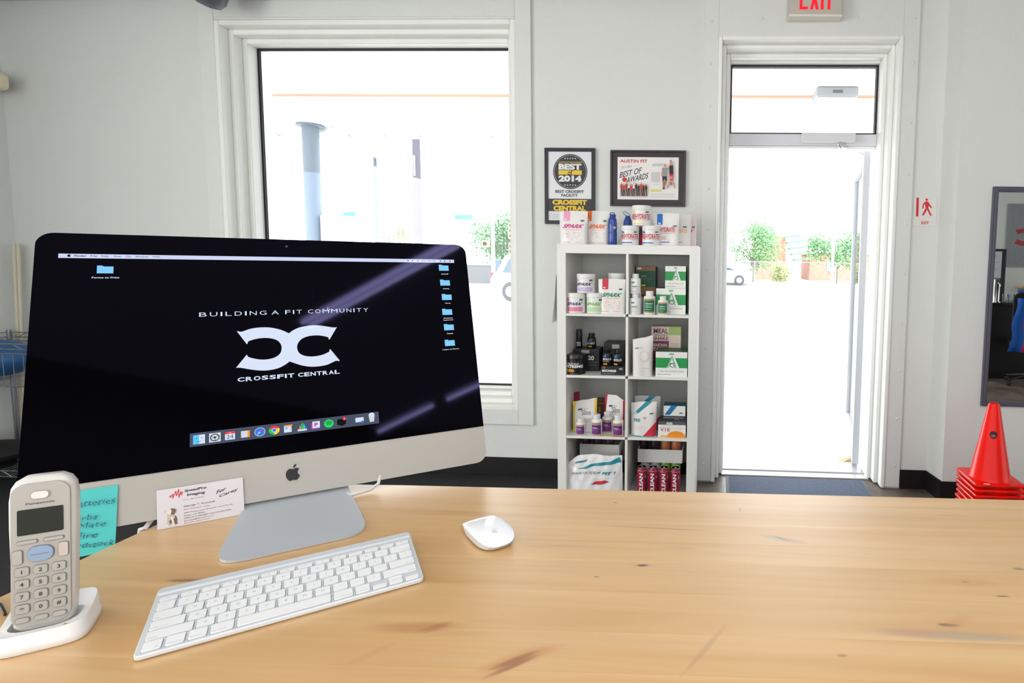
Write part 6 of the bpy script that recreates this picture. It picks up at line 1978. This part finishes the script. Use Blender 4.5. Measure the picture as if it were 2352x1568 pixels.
tube_light('fluorescent strip light hung from the ceiling, nearest the counter', .545, -.82, .70, .25, 2)
tube_light('fluorescent strip light hung from the ceiling, second one towards the back', 1.80, -1.78, 1.90, -1.24, 1)
tube_light('fluorescent strip light hung from the ceiling, right of the second one', 1.93, -1.16, 2.06, -.62, 1)
# ceiling spotlight over the window, motion sensor in the corner
cs_ = thing('ceiling_spotlight', 'dark grey vented spotlight head hanging at the top edge above the window', 'spotlight', (-3.005, 3.28, 2.90))
b = MB(); b.M = Matrix.Rotation(math.radians(24), 4, 'Y')
b.lathe([(.03, -.06), (.075, -.045), (.092, -.01), (.092, .05), (.085, .09), (.03, .10)], mat('spot_grey', (84, 88, 96), .5), 20); b.build('head', cs_, smooth=40)
me = None
for i in range(2):
    for j in range(3):
        MB().box(-.035 + .04 * i, -.008 + .04 * i, -.0925, -.085, -.02 + .022 * j, -.008 + .022 * j, K(190, 194, 198, .4)).build('vent_slot', cs_)
MB().tube([(0, 0, .09), (0, 0, .25)], .012, K(90, 92, 98), 8).build('stem', cs_)
sn = thing('motion_sensor', 'cream motion sensor mounted in the far left corner of the room', 'sensor', (XL + .05, 3.40, 2.40))
MB().prism(rrect(-.05, .115, 0, .105, .03, 6), -.03, .03, mat('cream_plastic', (230, 222, 190), .4)).build('housing', sn, bevel=.012, bseg=3, smooth=50)
MB().prism(rrect(.0, .07, .02, .06, .01, 4), -.034, -.028, K(236, 236, 230, .3)).build('lens', sn)

# ================================================================== WIRE SHELF AT THE LEFT
CHW = mat('chrome_wire', (150, 154, 160), .25, .9)
ws = thing('wire_shelf', 'chrome wire shelf rack in the far left corner behind the computer', 'shelf', (-4.37, 3.13, 0.006))
wl_ = Vector(ws.location)
WX_0, WX_1, WY_0, WY_1 = -4.56, -3.70, 2.95, 3.40
def wires(name, z0, z1, basket):
    b = MB()
    for z in (z0, z1):
        for (x0, y0, x1, y1) in ((WX_0, WY_0, WX_1, WY_0), (WX_0, WY_1, WX_1, WY_1), (WX_0, WY_0, WX_0, WY_1), (WX_1, WY_0, WX_1, WY_1)):
            b.tube([(x0, y0, z), (x1, y1, z)], .0035, CHW, 6)
    nseg = 14
    for y in (WY_0, WY_1):
        for i in range(nseg):
            x0 = WX_0 + (WX_1 - WX_0) * i / nseg; x1 = WX_0 + (WX_1 - WX_0) * (i + 1) / nseg
            if not basket: b.tube([(x0, y, z0 if i % 2 else z1), (x1, y, z1 if i % 2 else z0)], .0022, CHW, 5)
            else: b.tube([(x0, y, z0), (x0, y, z1)], .0018, CHW, 5)
    for i in range(9):
        x = WX_1; y0 = WY_0 + (WY_1 - WY_0) * i / 9; y1 = WY_0 + (WY_1 - WY_0) * (i + 1) / 9
        if not basket: b.tube([(x, y0, z0 if i % 2 else z1), (x, y1, z1 if i % 2 else z0)], .0022, CHW, 5)
        else: b.tube([(x, y0, z0), (x, y0, z1)], .0018, CHW, 5)
    for i in range(0 if name == 'wire_rim' else 24):
        x = WX_0 + (WX_1 - WX_0) * i / 24
        b.tube([(x, WY_0, z0), (x, WY_1, z0)], .0018, CHW, 5)
    o = b.build(name, ws, smooth=60); o.location = -wl_
    return o


wires('wire_deck', .12, .155, False)
wires('wire_basket', .645, .83, True)
wires('wire_rim', .855, .885, False)
for x in (WX_0, WX_1):
    for y in (WY_0, WY_1):
        MB().tube([(x, y, .006), (x, y, .90)], .0125, CHW, 10).build('post', ws, smooth=50).location = -wl_
bl = MB(); bl.M = Matrix.Diagonal((1.35, 1, .74, 1)); bl.lathe([(.15 * sin(pi * max(.02, i / 16)), .15 - .15 * cos(pi * i / 16)) for i in range(17)], mat('blue_rubber', (38, 88, 140), .5, vary=.12, vscale=30), 32, caps=True)
ball = bl.build('exercise_ball', smooth=80, loc=(-4.345, 3.17, .650))
tag(ball, 'soft blue exercise ball lying in the wire basket', 'ball')
bx4 = thing('gear_bag', 'black gear bag on the lower wire deck', 'bag', (-4.36, 3.10, .1575))
bl = MB(); bl.M = Matrix.Diagonal((1.0, .9, .55, 1)); bl.lathe([(.15, 0), (.19, .03), (.20, .08), (.17, .14), (.08, .18), (.02, .19)], K(22, 20, 24, .7), 24)
bl.build('bag_body', bx4, smooth=60)
MB().tube([(-.08, 0, .09), (-.04, -.05, .15), (.04, -.05, .15), (.08, 0, .09)], .008, K(34, 32, 36, .7), 8).build('strap', bx4)
tag(MB().box(-.10, .14, -.05, .05, 0, .105, mat('brown_card', (112, 84, 66), .8)).build('carton', loc=(-4.28, 3.33, .1575), bevel=.003), 'brown cardboard box on the lower wire deck behind the black bag', 'box')
rg = MB()
rp2 = []
for i in range(25): a = 2 * pi * i / 24; rp2.append((.06 * cos(a), 0, .06 * sin(a)))
rg.tube(rp2, .009, K(206, 92, 40, .5), 8)
tag(rg.build('resistance_band', loc=(-4.545, 2.93, .585), smooth=60), 'orange rubber band loop hanging below the wire basket', 'exercise band')
for k, (u, v, u2, r) in enumerate(((31, 560, 47, .012), (40, 560, 54, .009))):
    a = on_y(u + 2, v, 3.47); c_ = on_y(u2, 900, 3.44)
    c2 = a + (c_ - a) * ((a.z - .006) / (a.z - c_.z))
    tag(MB().tube([c2 - c2, (a - c2)], r, mat('pale_dowel', (214, 206, 184), .5), 12).build('wooden_dowel', loc=c2, smooth=50), 'pale %s dowel leaning in the left corner, %s of the pair' % ('thick' if k == 0 else 'thin', 'left' if k == 0 else 'right'), 'rod', 'dowels leaning in the corner')
